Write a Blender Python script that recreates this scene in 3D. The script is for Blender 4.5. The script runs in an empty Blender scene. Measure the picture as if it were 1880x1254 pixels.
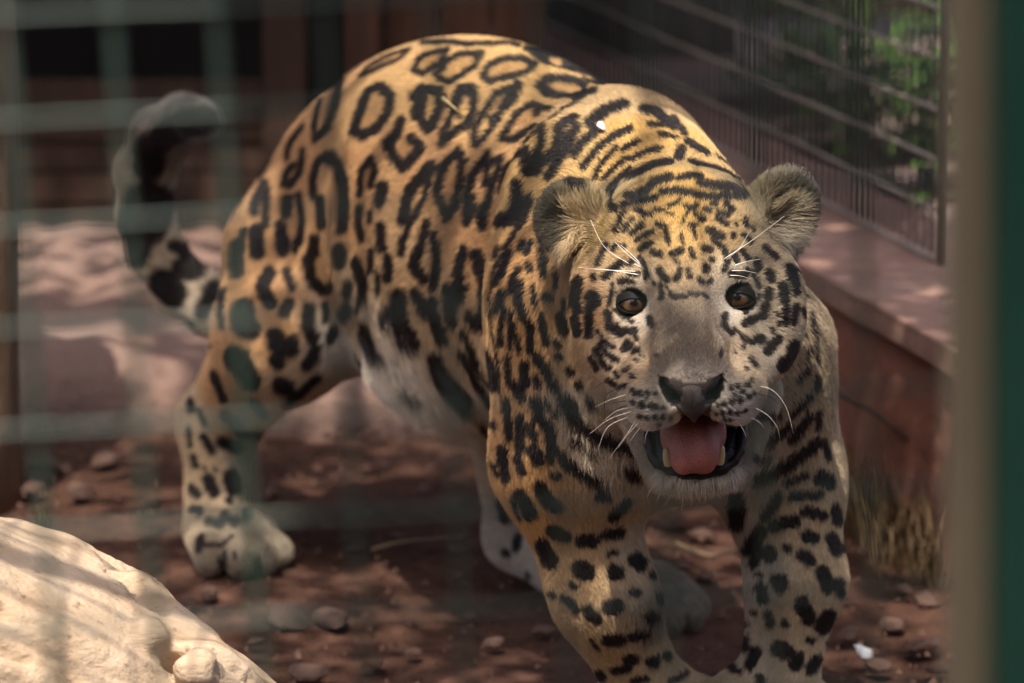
import bpy, bmesh, math, random
import numpy as np
from mathutils import Vector, Matrix
SC = bpy.context.scene
COL = SC.collection
rad = math.radians
# ------------------------------------------------------------------ camera, sky, sun, exposure
cam_d = bpy.data.cameras.new('camera'); cam = bpy.data.objects.new('camera', cam_d); COL.objects.link(cam)
cam.location = (0, 0, 1.168); cam.rotation_euler = (rad(78), 0, 0)
cam_d.sensor_width = 36; cam_d.lens = 141.7; cam_d.clip_start = .05; cam_d.clip_end = 400
cam_d.dof.use_dof = True; cam_d.dof.focus_distance = 3.49; cam_d.dof.aperture_fstop = 5.6
SC.camera = cam
SUN = Vector((.13, .40, -.91)).normalized()          # the way the sunlight travels
w = bpy.data.worlds.new('World'); SC.world = w; w.use_nodes = True
nt = w.node_tree; sky = nt.nodes.new('ShaderNodeTexSky'); sky.sky_type = 'NISHITA'; sky.sun_disc = False
sky.sun_elevation = math.asin(-SUN.z); sky.sun_rotation = math.atan2(-SUN.x, -SUN.y)
sky.dust_density = 5.0; sky.air_density = .8; sky.ozone_density = .5
bg = nt.nodes['Background']; bg.inputs['Strength'].default_value = .15; nt.links.new(sky.outputs[0], bg.inputs[0])
sun_d = bpy.data.lights.new('sun', 'SUN'); sun_d.energy = 4.2; sun_d.angle = rad(.5); sun_d.color = (1, .93, .82)
sun = bpy.data.objects.new('sun', sun_d); COL.objects.link(sun); sun.location = (-3, 0, 6)
sun.rotation_euler = SUN.to_track_quat('-Z', 'Y').to_euler()
SC.view_settings.view_transform = 'Standard'; SC.view_settings.look = 'None'
SC.view_settings.exposure = 0.7; SC.view_settings.gamma = 1.0
SC.cycles.use_denoising = True
SC.cycles.max_bounces = 6; SC.cycles.diffuse_bounces = 3; SC.cycles.glossy_bounces = 3; SC.cycles.transparent_max_bounces = 8
SC.cycles_curves.shape = 'RIBBONS'; SC.cycles_curves.subdivisions = 2
RNG = np.random.default_rng(7); random.seed(7)

# ------------------------------------------------------------------ helpers
def tag(o, label=None, cat=None, group=None, kind=None):
    for k, v in (('label', label), ('category', cat), ('group', group), ('kind', kind)):
        if v: o[k] = v
    return o
def link(name, data, mat=None, parent=None):
    o = bpy.data.objects.new(name, data); COL.objects.link(o)
    if mat is not None and not data.materials: data.materials.append(mat)
    if parent is not None: o.parent = parent
    return o
def empty(name, loc=(0, 0, 0)):
    o = bpy.data.objects.new(name, None); COL.objects.link(o); o.location = loc; o.empty_display_size = .1
    return o
def under(o, parent):                                  # parent while keeping world coordinates of the data
    o.parent = parent; o.matrix_parent_inverse = Matrix.Translation(-Vector(parent.location)); return o
def mesh(name, v, f, smooth=True):
    me = bpy.data.meshes.new(name); me.from_pydata([tuple(x) for x in v], [], [tuple(x) for x in f]); me.update()
    if smooth: me.polygons.foreach_set('use_smooth', [True]*len(me.polygons))
    return me
def mesh_np(name, v, f):                               # quads only, fast
    me = bpy.data.meshes.new(name); n, m = len(v), len(f); k = f.shape[1]
    me.vertices.add(n); me.vertices.foreach_set('co', np.asarray(v, np.float32).ravel())
    me.loops.add(m*k); me.loops.foreach_set('vertex_index', np.asarray(f, np.int32).ravel())
    me.polygons.add(m); me.polygons.foreach_set('loop_start', np.arange(0, m*k, k, dtype=np.int32))
    me.polygons.foreach_set('use_smooth', np.ones(m, bool)); me.update(calc_edges=True); me.validate()
    return me
def tube(name, pts, radii, sides=6, cap=True):
    pts = [Vector(p) for p in pts]; n = len(pts)
    if not hasattr(radii, '__len__'): radii = [radii]*n
    v, f = [], []
    up = None
    for i, p in enumerate(pts):
        d = (pts[min(i+1, n-1)] - pts[max(i-1, 0)]).normalized()
        if up is None: up = d.orthogonal().normalized()
        a = (up - d*up.dot(d)).normalized(); up = a; b = d.cross(a)
        for k in range(sides):
            t = 2*math.pi*k/sides; v.append(p + (a*math.cos(t) + b*math.sin(t))*radii[i])
    for i in range(n-1):
        for k in range(sides):
            k2 = (k+1) % sides; f.append((i*sides+k, i*sides+k2, (i+1)*sides+k2, (i+1)*sides+k))
    if cap: f.append(tuple(range(sides))[::-1]); f.append(tuple((n-1)*sides+k for k in range(sides)))
    return mesh(name, v, f)
def spline(pts, n=12):
    P = [np.array(p, float) for p in pts]; P = [2*P[0]-P[1]] + P + [2*P[-1]-P[-2]]; out = []
    m = len(P)-3
    for q in np.linspace(0, m, n):
        i = min(int(q), m-1); t = q-i; a, b, c, d = P[i:i+4]
        out.append(.5*((2*b)+(c-a)*t+(2*a-5*b+4*c-d)*t*t+(3*b-a-3*c+d)*t**3))
    return out
def box(name, lo, hi, bev=.004, jit=0):
    bm = bmesh.new(); bmesh.ops.create_cube(bm, size=1)
    lo, hi = Vector(lo), Vector(hi)
    for x in bm.verts:
        x.co = Vector([lo[i] + (x.co[i]+.5)*(hi[i]-lo[i]) + random.uniform(-jit, jit) for i in range(3)])
    if bev: bmesh.ops.bevel(bm, geom=bm.edges[:], offset=bev, segments=2, affect='EDGES')
    me = bpy.data.meshes.new(name); bm.to_mesh(me); bm.free(); return me
_lat = RNG.random((32, 32, 32)).astype(np.float32)
def vnoise(p, f):                                      # smooth value noise, -1..1
    q = np.asarray(p, float)*f; i = np.floor(q).astype(int); t = q-i; t = t*t*(3-2*t); o = 0
    for a in (0, 1):
        for b in (0, 1):
            for c in (0, 1):
                wgt = (t[..., 0] if a else 1-t[..., 0])*(t[..., 1] if b else 1-t[..., 1])*(t[..., 2] if c else 1-t[..., 2])
                o = o + wgt*_lat[(i[..., 0]+a) % 32, (i[..., 1]+b) % 32, (i[..., 2]+c) % 32]
    return o*2-1
def fbm(p, f, n=4):
    p = np.asarray(p, float); o = 0; a = 1; s = 0
    for k in range(n): o = o + a*vnoise(p+k*3.7, f*2**k); s += a; a *= .5
    return o/s
# ---- node materials
def mat(name):
    m = bpy.data.materials.new(name); m.use_nodes = True
    return m, m.node_tree, m.node_tree.nodes['Principled BSDF']
def ramp(nt, fac, stops):
    r = nt.nodes.new('ShaderNodeValToRGB'); e = r.color_ramp.elements
    while len(e) < len(stops): e.new(.5)
    for x, (p, c) in zip(e, stops): x.position = p; x.color = (*c, 1)
    nt.links.new(fac, r.inputs[0]); return r.outputs[0]
def coords(nt, scale=(1, 1, 1), kind='Object'):
    t = nt.nodes.new('ShaderNodeTexCoord'); m = nt.nodes.new('ShaderNodeMapping'); m.inputs['Scale'].default_value = scale
    nt.links.new(t.outputs[kind], m.inputs[0]); return m.outputs[0]
def noise(nt, vec, scale, detail=6, rough=.6, dist=0):
    n = nt.nodes.new('ShaderNodeTexNoise'); n.inputs['Scale'].default_value = scale; n.inputs['Detail'].default_value = detail
    n.inputs['Roughness'].default_value = rough; n.inputs['Distortion'].default_value = dist
    nt.links.new(vec, n.inputs['Vector']); return n.outputs[0]
def mix(nt, a, b, fac, mode='MIX'):
    m = nt.nodes.new('ShaderNodeMix'); m.data_type = 'RGBA'; m.blend_type = mode
    for s, x in ((m.inputs[0], fac), (m.inputs[6], a), (m.inputs[7], b)):
        if isinstance(x, (int, float)): s.default_value = x
        elif isinstance(x, tuple): s.default_value = (*x, 1)
        else: nt.links.new(x, s)
    return m.outputs[2]
def bump(nt, bsdf, h, strength=.5, dist=.01, chain=None):
    b = nt.nodes.new('ShaderNodeBump'); b.inputs['Strength'].default_value = strength; b.inputs['Distance'].default_value = dist
    nt.links.new(h, b.inputs['Height'])
    if chain is not None: nt.links.new(chain, b.inputs['Normal'])
    nt.links.new(b.outputs[0], bsdf.inputs['Normal']); return b.outputs[0]
def noisy(name, stops, scale=8, rough=.85, bscale=60, bstr=.5, bdist=.004, vec=(1, 1, 1), spec=.3, kind='Object', dist=0):
    m, nt, b = mat(name); v = coords(nt, vec, kind)
    nt.links.new(ramp(nt, noise(nt, v, scale, 8, .62, dist), stops), b.inputs['Base Color'])
    b.inputs['Roughness'].default_value = rough; b.inputs['Specular IOR Level'].default_value = spec
    bump(nt, b, noise(nt, v, bscale, 6, .6), bstr, bdist); return m

M = {}
def soil_mat():
    m, nt, b = mat('red_brown_soil'); v = coords(nt)
    c1 = ramp(nt, noise(nt, v, 3.2, 8, .65), [(.3, (.06, .029, .019)), (.5, (.105, .051, .034)), (.72, (.165, .086, .060))])
    c2 = ramp(nt, noise(nt, v, 38, 5, .7), [(.36, (.45, .4, .38)), (.6, (1, 1, 1))])
    nt.links.new(mix(nt, c1, c2, .75, 'MULTIPLY'), b.inputs['Base Color'])
    b.inputs['Roughness'].default_value = .95; b.inputs['Specular IOR Level'].default_value = .15
    n1 = bump(nt, b, noise(nt, v, 26, 8, .7), .9, .02); bump(nt, b, noise(nt, v, 160, 4, .6), .6, .004, n1); return m
M['soil'] = soil_mat()
M['ledge'] = noisy('dusty_pink_earth', [(.3, (.15, .088, .067)), (.55, (.215, .135, .107)), (.75, (.27, .18, .148))], 2.4, .95, 30, .8, .015)
M['wall'] = noisy('red_painted_masonry', [(.25, (.15, .062, .04)), (.5, (.24, .10, .066)), (.75, (.31, .15, .105))], 4, .9, 45, .7, .006)
M['walltop'] = noisy('worn_masonry_top', [(.3, (.22, .12, .09)), (.6, (.33, .20, .155)), (.8, (.4, .27, .22))], 5, .9, 60, .6, .005)
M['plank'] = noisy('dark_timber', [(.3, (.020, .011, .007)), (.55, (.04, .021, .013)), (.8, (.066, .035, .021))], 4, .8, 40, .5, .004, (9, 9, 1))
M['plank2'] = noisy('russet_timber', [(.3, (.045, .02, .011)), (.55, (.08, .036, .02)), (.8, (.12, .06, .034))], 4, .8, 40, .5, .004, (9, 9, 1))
M['void'] = noisy('dark_interior_board', [(.3, (.012, .008, .006)), (.7, (.03, .02, .014))], 5)  # near-black colour stands in for the dark inside the den
M['wire'] = noisy('green_coated_wire', [(.3, (.026, .050, .038)), (.6, (.036, .064, .050)), (.85, (.055, .085, .068))], 14, .45, 90, .3, .001, (1, 1, 1), .5)
M['steel'] = noisy('dull_galvanised_wire', [(.3, (.17, .14, .11)), (.6, (.27, .23, .185)), (.8, (.34, .30, .24))], 12, .55, 120, .3, .0006, (1, 1, 1), .5)
M['steel2'] = noisy('dark_coated_wire', [(.3, (.02, .026, .022)), (.6, (.045, .055, .046)), (.8, (.09, .1, .085))], 12, .5, 120, .3, .0006, (1, 1, 1), .5)
M['post'] = noisy('green_painted_steel', [(.3, (.022, .11, .075)), (.6, (.035, .145, .10)), (.85, (.06, .19, .14))], 5, .4, 70, .25, .001, (1, 1, 1), .5)
M['tan_strip'] = noisy('plain_tan', [(.3, (.33, .27, .17)), (.6, (.40, .33, .215)), (.8, (.46, .39, .27))], 5, .8, 50, .4, .002, (8, 8, 1))
M['concrete'] = noisy('pink_concrete', [(.3, (.17, .115, .105)), (.7, (.25, .18, .165))], 5, .9, 70, .4, .003)
M['stone'] = noisy('dusty_stone', [(.3, (.095, .052, .037)), (.6, (.17, .10, .076)), (.85, (.25, .165, .13))], 14, .9, 60, .7, .004)
M['clod'] = noisy('soil_clod', [(.3, (.065, .033, .022)), (.6, (.12, .064, .045)), (.85, (.18, .11, .085))], 30, .95, 90, .7, .002)
M['leaf'] = noisy('green_leaf', [(.3, (.035, .075, .015)), (.7, (.09, .16, .035))], 9, .5, 60, .3, .001)
M['dry'] = noisy('dry_grass', [(.3, (.07, .045, .022)), (.7, (.17, .115, .055))], 20, .8, 60, .3, .001)
M['twig'] = noisy('dry_twig', [(.3, (.14, .09, .055)), (.7, (.27, .19, .12))], 20, .8, 60, .3, .001)
M['white'] = noisy('white_down', [(.3, (.72, .72, .74)), (.7, (.85, .85, .86))], 30, .7, 60, .3, .001)
M['straw'] = noisy('straw', [(.3, (.5, .36, .16)), (.7, (.65, .5, .26))], 30, .6, 60, .3, .001)
M['bark'] = noisy('tree_bark', [(.3, (.16, .095, .055)), (.6, (.30, .20, .13)), (.85, (.44, .32, .22))], 3, .9, 14, 1, .02, (6, 6, 1))
M['rust'] = noisy('rusty_iron', [(.3, (.02, .012, .009)), (.7, (.06, .032, .02))], 30, .7, 60, .4, .001)

# ------------------------------------------------------------------ implicit surface toolkit
# ---------- implicit surface toolkit (shared verbatim with scene.py)
def sd_cone(p,a,b,ra,rb):
    a=np.asarray(a,np.float32); b=np.asarray(b,np.float32)
    ba=b-a; L2=float(ba@ba); pa=p-a
    t=np.clip((pa@ba)/L2,0,1)
    q=pa-t[:,None]*ba
    return np.sqrt((q*q).sum(1))-(ra+(rb-ra)*t)
def sd_ell(p,c,r,R):
    q=(p-np.asarray(c,np.float32))@np.asarray(R,np.float32)
    r=np.asarray(r,np.float32)
    k0=np.sqrt(((q/r)**2).sum(1)); k1=np.sqrt(((q/(r*r))**2).sum(1))
    return k0*(k0-1)/np.maximum(k1,1e-6)
def smin(a,b,k):
    h=np.maximum(k-np.abs(a-b),0)/k
    return np.minimum(a,b)-h*h*k*.25
def smax(a,b,k): return -smin(-a,-b,k)
def sd_tube(p,secs,f,l):
    # a trunk: stations (s, x, y, z, half width, half height up, half height down) along unit direction f, lateral l
    S=secs; base=S[0,1:3]
    ss=(p[:,0]-base[0])*f[0]+(p[:,1]-base[1])*f[1]+S[0,0]
    t=np.clip(ss,S[0,0],S[-1,0])
    I=[np.interp(t,S[:,0],S[:,k]).astype(np.float32) for k in range(1,7)]
    lat=(p[:,0]-I[0])*l[0]+(p[:,1]-I[1])*l[1]
    v=p[:,2]-I[2]; hh=np.where(v>0,I[4],I[5])
    o=(ss-t)
    q=np.sqrt((lat/I[3])**2+(v/hh)**2+(o/.05)**2)
    g=np.sqrt((lat/I[3]**2)**2+(v/hh**2)**2+(o/.05**2)**2)
    return q*(q-1)/np.maximum(g,1e-4)
def prim_eval(pr,p):
    if pr[0]=='cone': return sd_cone(p,pr[2],pr[3],pr[4],pr[5])
    if pr[0]=='ell': return sd_ell(p,pr[2],pr[3],pr[4])
    return sd_tube(p,pr[2],pr[3],pr[4])
def surface_net(adds,subs,lo,hi,h):
    B=8
    n=np.ceil((hi-lo)/(h*B)).astype(int)
    g=np.stack(np.meshgrid(*[np.arange(k) for k in n],indexing='ij'),-1).reshape(-1,3)
    ctr=(lo+(g+.5)*B*h).astype(np.float32)
    D=np.stack([prim_eval(pr,ctr) for pr in adds],0)
    dm=D[0].copy()
    for i in range(1,len(adds)): dm=smin(dm,D[i],adds[i][1])
    diag=B*h*.87
    act=np.abs(dm)<diag*1.6+.02
    if subs:
        for pr in subs: act|=np.abs(prim_eval(pr,ctr))<diag*1.6
    V=np.repeat(np.repeat(np.repeat(dm.reshape(n).astype(np.float32),B,0),B,1),B,2)
    ai=np.nonzero(act)[0]
    off=np.stack(np.meshgrid(*[np.arange(B)]*3,indexing='ij'),-1).reshape(-1,3)
    out=np.full((len(ai),B**3),1e3,np.float32)
    pts=lambda bl:((lo+(g[bl][:,None,:]*B+off[None])*h).reshape(-1,3)).astype(np.float32)
    Dm=D[:,ai]; lim=Dm.min(0)+3.4*diag
    for i,pr in enumerate(adds):
        sel=np.nonzero(Dm[i]<lim+pr[1])[0]
        if not len(sel): continue
        v=prim_eval(pr,pts(ai[sel])).reshape(len(sel),-1)
        out[sel]=smin(out[sel],v,pr[1]) if i else v
    for pr in subs:
        v0=prim_eval(pr,ctr[ai]); sel=np.nonzero(v0<diag*2+.03)[0]
        if not len(sel): continue
        v=prim_eval(pr,pts(ai[sel])).reshape(len(sel),-1)
        out[sel]=smax(out[sel],-v,pr[1])
    gi=g[ai]*B
    ii=gi[:,None,:]+off[None]
    V[ii[...,0],ii[...,1],ii[...,2]]=out
    N=V.shape; S=V<0
    # cells with a sign change
    c=np.zeros((N[0]-1,N[1]-1,N[2]-1),np.int8)
    for a in (0,1):
        for b in (0,1):
            for d in (0,1):
                c+=S[a:N[0]-1+a,b:N[1]-1+b,d:N[2]-1+d]
    cell=np.argwhere((c>0)&(c<8))
    idx=np.full(c.shape,-1,np.int32); idx[cell[:,0],cell[:,1],cell[:,2]]=np.arange(len(cell))
    acc=np.zeros((len(cell),3)); cnt=np.zeros(len(cell))
    cor=[(a,b,d) for a in (0,1) for b in (0,1) for d in (0,1)]
    val={k:V[cell[:,0]+k[0],cell[:,1]+k[1],cell[:,2]+k[2]] for k in cor}
    for k in cor:
        for ax in range(3):
            if k[ax]: continue
            k2=tuple(k[j]+(j==ax) for j in range(3))
            v0,v1=val[k],val[k2]; m=(v0<0)!=(v1<0)
            t=np.where(m,v0/np.where(m,v0-v1,1),0)
            p=np.array(k,float)[None]+t[:,None]*np.eye(3)[ax][None]
            acc[m]+=p[m]; cnt[m]+=1
    verts=lo+(cell+acc/cnt[:,None])*h
    faces=[]
    for ax in range(3):
        sl0=[slice(1,-1)]*3; sl1=[slice(1,-1)]*3
        sl0[ax]=slice(0,-1); sl1[ax]=slice(1,None)
        A=S[tuple(sl0)]; Bb=S[tuple(sl1)]
        e=np.argwhere(A!=Bb); fl=A[e[:,0],e[:,1],e[:,2]]
        o=np.ones(3,int); o[ax]=0; e=e+o
        u=np.eye(3,dtype=int)[(ax+1)%3]; w=np.eye(3,dtype=int)[(ax+2)%3]
        q=[e-u-w,e-w,e,e-u]
        Q=np.stack([idx[k[:,0],k[:,1],k[:,2]] for k in q],1)
        Q[~fl]=Q[~fl][:,::-1]
        faces.append(Q[(Q>=0).all(1)])
    return verts,np.concatenate(faces)
def keep_biggest(v,f):
    lab=np.arange(len(v))
    while True:
        m=lab[f].min(1); new=lab.copy()
        np.minimum.at(new,f.ravel(),np.repeat(m,4)); new=new[new]
        if (new==lab).all(): break
        lab=new
    u,ct=np.unique(lab,return_counts=True); k=lab==u[ct.argmax()]
    mp=np.cumsum(k)-1
    return v[k],mp[f[k[f].all(1)]]

# ------------------------------------------------------------------ shape of the animal (metres)
TRUNK = np.array([(-.09,-.2025,4.5018,.365,.074,.095,.12),
 (-.0724,-.1951,4.4859,.3695,.0786,.1017,.1244),
 (-.0549,-.1878,4.4699,.3743,.0834,.1086,.1289),
 (-.0373,-.1805,4.4539,.379,.0881,.1155,.1335),
 (-.0198,-.1732,4.438,.3837,.0928,.1223,.1379),
 (-.0022,-.1659,4.422,.3881,.0974,.1288,.1423),
 (.0153,-.1586,4.4061,.3921,.1017,.1351,.1466),
 (.0329,-.1513,4.3901,.3955,.1056,.1409,.1507),
 (.0504,-.144,4.3741,.3984,.1093,.1464,.1547),
 (.068,-.1367,4.3582,.4007,.1127,.1517,.1587),
 (.0856,-.1294,4.3422,.4026,.1159,.1567,.1626),
 (.1031,-.1221,4.3262,.4042,.1189,.1615,.1664),
 (.1207,-.1148,4.3103,.4056,.1217,.1659,.17),
 (.1382,-.1075,4.2943,.4068,.1244,.1699,.1733),
 (.1558,-.1002,4.2784,.4081,.1268,.1736,.1764),
 (.1733,-.0929,4.2624,.4094,.1292,.1769,.1791),
 (.1909,-.0856,4.2464,.4109,.1313,.1797,.1814),
 (.2084,-.0783,4.2305,.4124,.1334,.1821,.1834),
 (.226,-.071,4.2145,.4139,.1353,.184,.1851),
 (.2436,-.0636,4.1985,.4154,.1371,.1856,.1866),
 (.2611,-.0563,4.1826,.4167,.1386,.1869,.1877),
 (.2787,-.049,4.1666,.4179,.14,.1878,.1887),
 (.2962,-.0417,4.1506,.4189,.141,.1885,.1894),
 (.3138,-.0344,4.1347,.4198,.1418,.1889,.1899),
 (.3313,-.0271,4.1187,.4204,.1423,.1891,.1901),
 (.3489,-.0198,4.1028,.4209,.1425,.1892,.1902),
 (.3664,-.0125,4.0868,.4212,.1425,.189,.1899),
 (.384,-.0052,4.0708,.4214,.1423,.1885,.1895),
 (.4016,.0021,4.0549,.4214,.1418,.1877,.1888),
 (.4191,.0094,4.0389,.4212,.141,.1865,.1879),
 (.4367,.0167,4.0229,.4208,.1399,.1849,.1868),
 (.4542,.024,4.007,.4202,.1385,.1828,.1855),
 (.4718,.0313,3.991,.4194,.1368,.1802,.184),
 (.4893,.0386,3.975,.4184,.1347,.1772,.1824),
 (.5069,.0459,3.9591,.4172,.1323,.1737,.1806),
 (.5244,.0532,3.9431,.4158,.1296,.1698,.1785),
 (.542,.0605,3.9272,.4142,.1267,.1655,.1762),
 (.5596,.0679,3.9112,.4124,.1236,.1609,.1736),
 (.5771,.0752,3.8952,.4104,.1205,.1559,.1705),
 (.5947,.0825,3.8793,.408,.1173,.1503,.167),
 (.6122,.0898,3.8633,.4053,.1138,.1442,.163),
 (.6298,.0971,3.8473,.4024,.1101,.1376,.1586),
 (.6473,.1044,3.8314,.3993,.1064,.1307,.154),
 (.6649,.1117,3.8154,.3962,.1025,.1237,.1492),
 (.6824,.119,3.7995,.393,.0987,.1167,.1445),
 (.7,.1263,3.7835,.39,.095,.11,.14)])
R1 = np.array([(.4161,.9093,0),(-.9093,.4161,0),(0,0,1)])
R2 = np.array([(.4819,.8762,0),(-.8762,.4819,0),(0,0,1)])
R3 = np.array([(.6,.8,0),(-.8,.6,0),(0,0,1)])
R4 = np.array([(.3304,.9439,0),(-.9439,.3304,0),(0,0,1)])
R5 = np.array([(.0499,.9988,0),(-.9988,.0499,0),(0,0,1)])
R6 = np.array([(.9976,-.0698,0),(.0145,.2074,-.9781),(.0682,.9758,.2079)])
R7 = np.array([(.8637,-.2079,-.4592),(-.421,.2034,-.8839),(.2772,.9568,.0881)])
R8 = np.array([(.847,.4067,.3422),(.288,.1899,-.9386),(-.4468,.8936,.0437)])
BODY = [
 ('tube',.05,TRUNK,(.4161,-.9093),(.9093,.4161)),
 ('ell',.06,(-.1942,4.3516,.34),(.115,.055,.13),R1),
 ('ell',.06,(-.0775,4.3611,.29),(.1,.055,.11),R1),
 ('cone',.05,(-.2369,4.36,.3375),(-.2531,4.28,.2595),.08,.062),
 ('cone',.04,(-.2542,4.28,.2595),(-.3299,4.42,.1357),.062,.04),
 ('cone',.03,(-.3312,4.42,.1357),(-.3299,4.34,.0394),.037,.033),
 ('ell',.02,(-.3112,4.3048,.033),(.055,.046,.032),R2),
 ('cone',.0035,(-.3415,4.2836,.036),(-.3298,4.2557,.0195),.0152,.0165),
 ('cone',.0035,(-.3105,4.2778,.036),(-.297,4.251,.0195),.0161,.0175),
 ('cone',.0035,(-.2887,4.2898,.036),(-.2733,4.264,.0195),.0161,.0175),
 ('cone',.0035,(-.277,4.319,.036),(-.2597,4.2943,.0195),.0152,.0165),
 ('cone',.05,(-.0707,4.4302,.36),(-.0087,4.18,.2363),.085,.055),
 ('cone',.04,(-.0087,4.18,.2363),(.006,4.27,.0422),.045,.029),
 ('cone',.03,(.006,4.27,.0422),(.1158,4.13,-.0076),.03,.027),
 ('ell',.02,(.1399,4.0798,.0314),(.0522,.0437,.0304),R3),
 ('cone',.0035,(.1142,4.0558,.0342),(.1289,4.0311,.0185),.0144,.0157),
 ('cone',.0035,(.1442,4.0545,.0342),(.1604,4.031,.0185),.0153,.0166),
 ('cone',.0035,(.163,4.0686,.0342),(.181,4.0464,.0185),.0153,.0166),
 ('cone',.0035,(.1702,4.0977,.0342),(.1897,4.0767,.0185),.0144,.0157),
 ('ell',.04,(.0435,3.72,.4438),(.085,.045,.14),R1),
 ('ell',.05,(.1945,3.8147,.37),(.08,.05,.13),R1),
 ('cone',.05,(.053,3.66,.4246),(.0432,3.66,.2793),.073,.056),
 ('cone',.04,(.0458,3.66,.274),(.086,3.655,.1489),.056,.043),
 ('cone',.04,(.086,3.655,.1489),(.1295,3.68,.0453),.04,.036),
 ('ell',.02,(.1341,3.6934,.0363),(.0605,.0506,.0352),R4),
 ('cone',.0035,(.0973,3.6758,.0396),(.1049,3.6435,.0215),.0167,.0182),
 ('cone',.0035,(.1299,3.6639,.0396),(.1397,3.6324,.0215),.0177,.0193),
 ('cone',.0035,(.1557,3.673,.0396),(.1677,3.6422,.0215),.0177,.0193),
 ('cone',.0035,(.1737,3.7026,.0396),(.188,3.6726,.0215),.0167,.0182),
 ('cone',.05,(.2352,3.7,.3747),(.2563,3.72,.2434),.064,.053),
 ('cone',.04,(.2563,3.72,.2434),(.2695,3.69,.1552),.05,.042),
 ('cone',.03,(.2695,3.69,.1552),(.2512,3.68,.0453),.04,.036),
 ('ell',.02,(.2437,3.694,.0363),(.0605,.0506,.0352),R5),
 ('cone',.0035,(.2035,3.6876,.0396),(.2016,3.6544,.0215),.0167,.0182),
 ('cone',.0035,(.2314,3.6669,.0396),(.2318,3.6339,.0215),.0177,.0193),
 ('cone',.0035,(.2586,3.6683,.0396),(.2615,3.6354,.0215),.0177,.0193),
 ('cone',.0035,(.2843,3.6916,.0396),(.2895,3.6588,.0215),.0167,.0182),
 ('ell',.06,(.1452,3.68,.353),(.125,.115,.09),R6),
 ('ell',.05,(.0754,3.62,.3148),(.05,.06,.045),R6),
 ('cone',.05,(.1,3.84,.5008),(.1476,3.58,.4936),.1,.082),
 ('cone',.06,(.1031,3.74,.4084),(.1559,3.53,.4361),.11,.078),
 ('cone',.012,(-.2583,4.46,.2621),(-.3056,4.52,.2372),.03,.03),
 ('cone',.012,(-.3056,4.52,.2372),(-.3411,4.58,.2345),.03,.031),
 ('cone',.012,(-.3411,4.58,.2345),(-.3834,4.6,.2544),.031,.031),
 ('cone',.012,(-.3834,4.6,.2544),(-.4112,4.6,.295),.031,.029),
 ('cone',.012,(-.4112,4.6,.295),(-.4242,4.6,.34),.029,.028),
 ('cone',.012,(-.4242,4.6,.34),(-.4233,4.6,.388),.028,.029),
 ('cone',.012,(-.4233,4.6,.388),(-.4057,4.58,.4326),.029,.029),
 ('cone',.012,(-.4057,4.58,.4326),(-.3776,4.57,.4531),.029,.026),
 ('cone',.012,(-.3776,4.57,.4531),(-.3587,4.56,.4566),.026,.022),
 ('ell',.03,(.1504,3.505,.4994),(.075,.078,.085),R6),
 ('ell',.03,(.0888,3.48,.4514),(.036,.055,.05),R6),
 ('ell',.03,(.2218,3.48,.4553),(.036,.055,.05),R6),
 ('cone',.034,(.1419,3.445,.4852),(.142,3.352,.4233),.024,.019),
 ('cone',.034,(.159,3.445,.4852),(.1624,3.352,.4247),.024,.019),
 ('ell',.015,(.1248,3.372,.3997),(.028,.025,.036),R6),
 ('ell',.015,(.185,3.372,.4021),(.027,.025,.036),R6),
 ('cone',.02,(.1047,3.44,.4208),(.1197,3.39,.4028),.03,.02),
 ('cone',.02,(.2117,3.44,.4232),(.1925,3.39,.4052),.028,.02),
 ('cone',.015,(.079,3.475,.4744),(.1181,3.43,.4945),.016,.014),
 ('cone',.015,(.225,3.475,.4793),(.1832,3.43,.4978),.016,.014),
 ('cone',.015,(.086,3.46,.4457),(.1136,3.43,.452),.016,.012),
 ('cone',.015,(.2197,3.46,.4496),(.1894,3.43,.4559),.016,.012),
 ('ell',.022,(.1179,3.412,.4326),(.018,.03,.02),R6),
 ('ell',.022,(.191,3.412,.4355),(.018,.03,.02),R6),
 ('cone',.02,(.1109,3.51,.3757),(.1319,3.435,.3211),.021,.014),
 ('cone',.02,(.2158,3.51,.3797),(.1959,3.435,.3231),.021,.014),
 ('ell',.012,(.163,3.425,.3206),(.036,.016,.03),R6),
 ('ell',.018,(.0534,3.535,.5282),(.034,.034,.015),R7),
 ('ell',.018,(.2396,3.535,.5341),(.032,.041,.015),R8),
 ('ell',.05,(-.0674,4.1347,.26),(.15,.06,.045),R1),
]
CUTS = [
 ('ell',.004,(.0479,3.5226,.5265),(.026,.025,.016),R7),
 ('ell',.004,(.2435,3.5219,.5338),(.024,.032,.016),R8),
 ('ell',.006,(.1575,3.375,.3591),(.041,.026,.055),R6),
 ('ell',.004,(.1087,3.428,.4732),(.0148,.012,.016),R6),
 ('ell',.004,(.1923,3.428,.478),(.0148,.012,.016),R6),
 ('cone',.003,(.1289,3.338,.4226),(.1378,3.338,.4112),.0045,.0072),
 ('cone',.003,(.177,3.338,.4249),(.1688,3.338,.4131),.0045,.0072),
]
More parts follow.
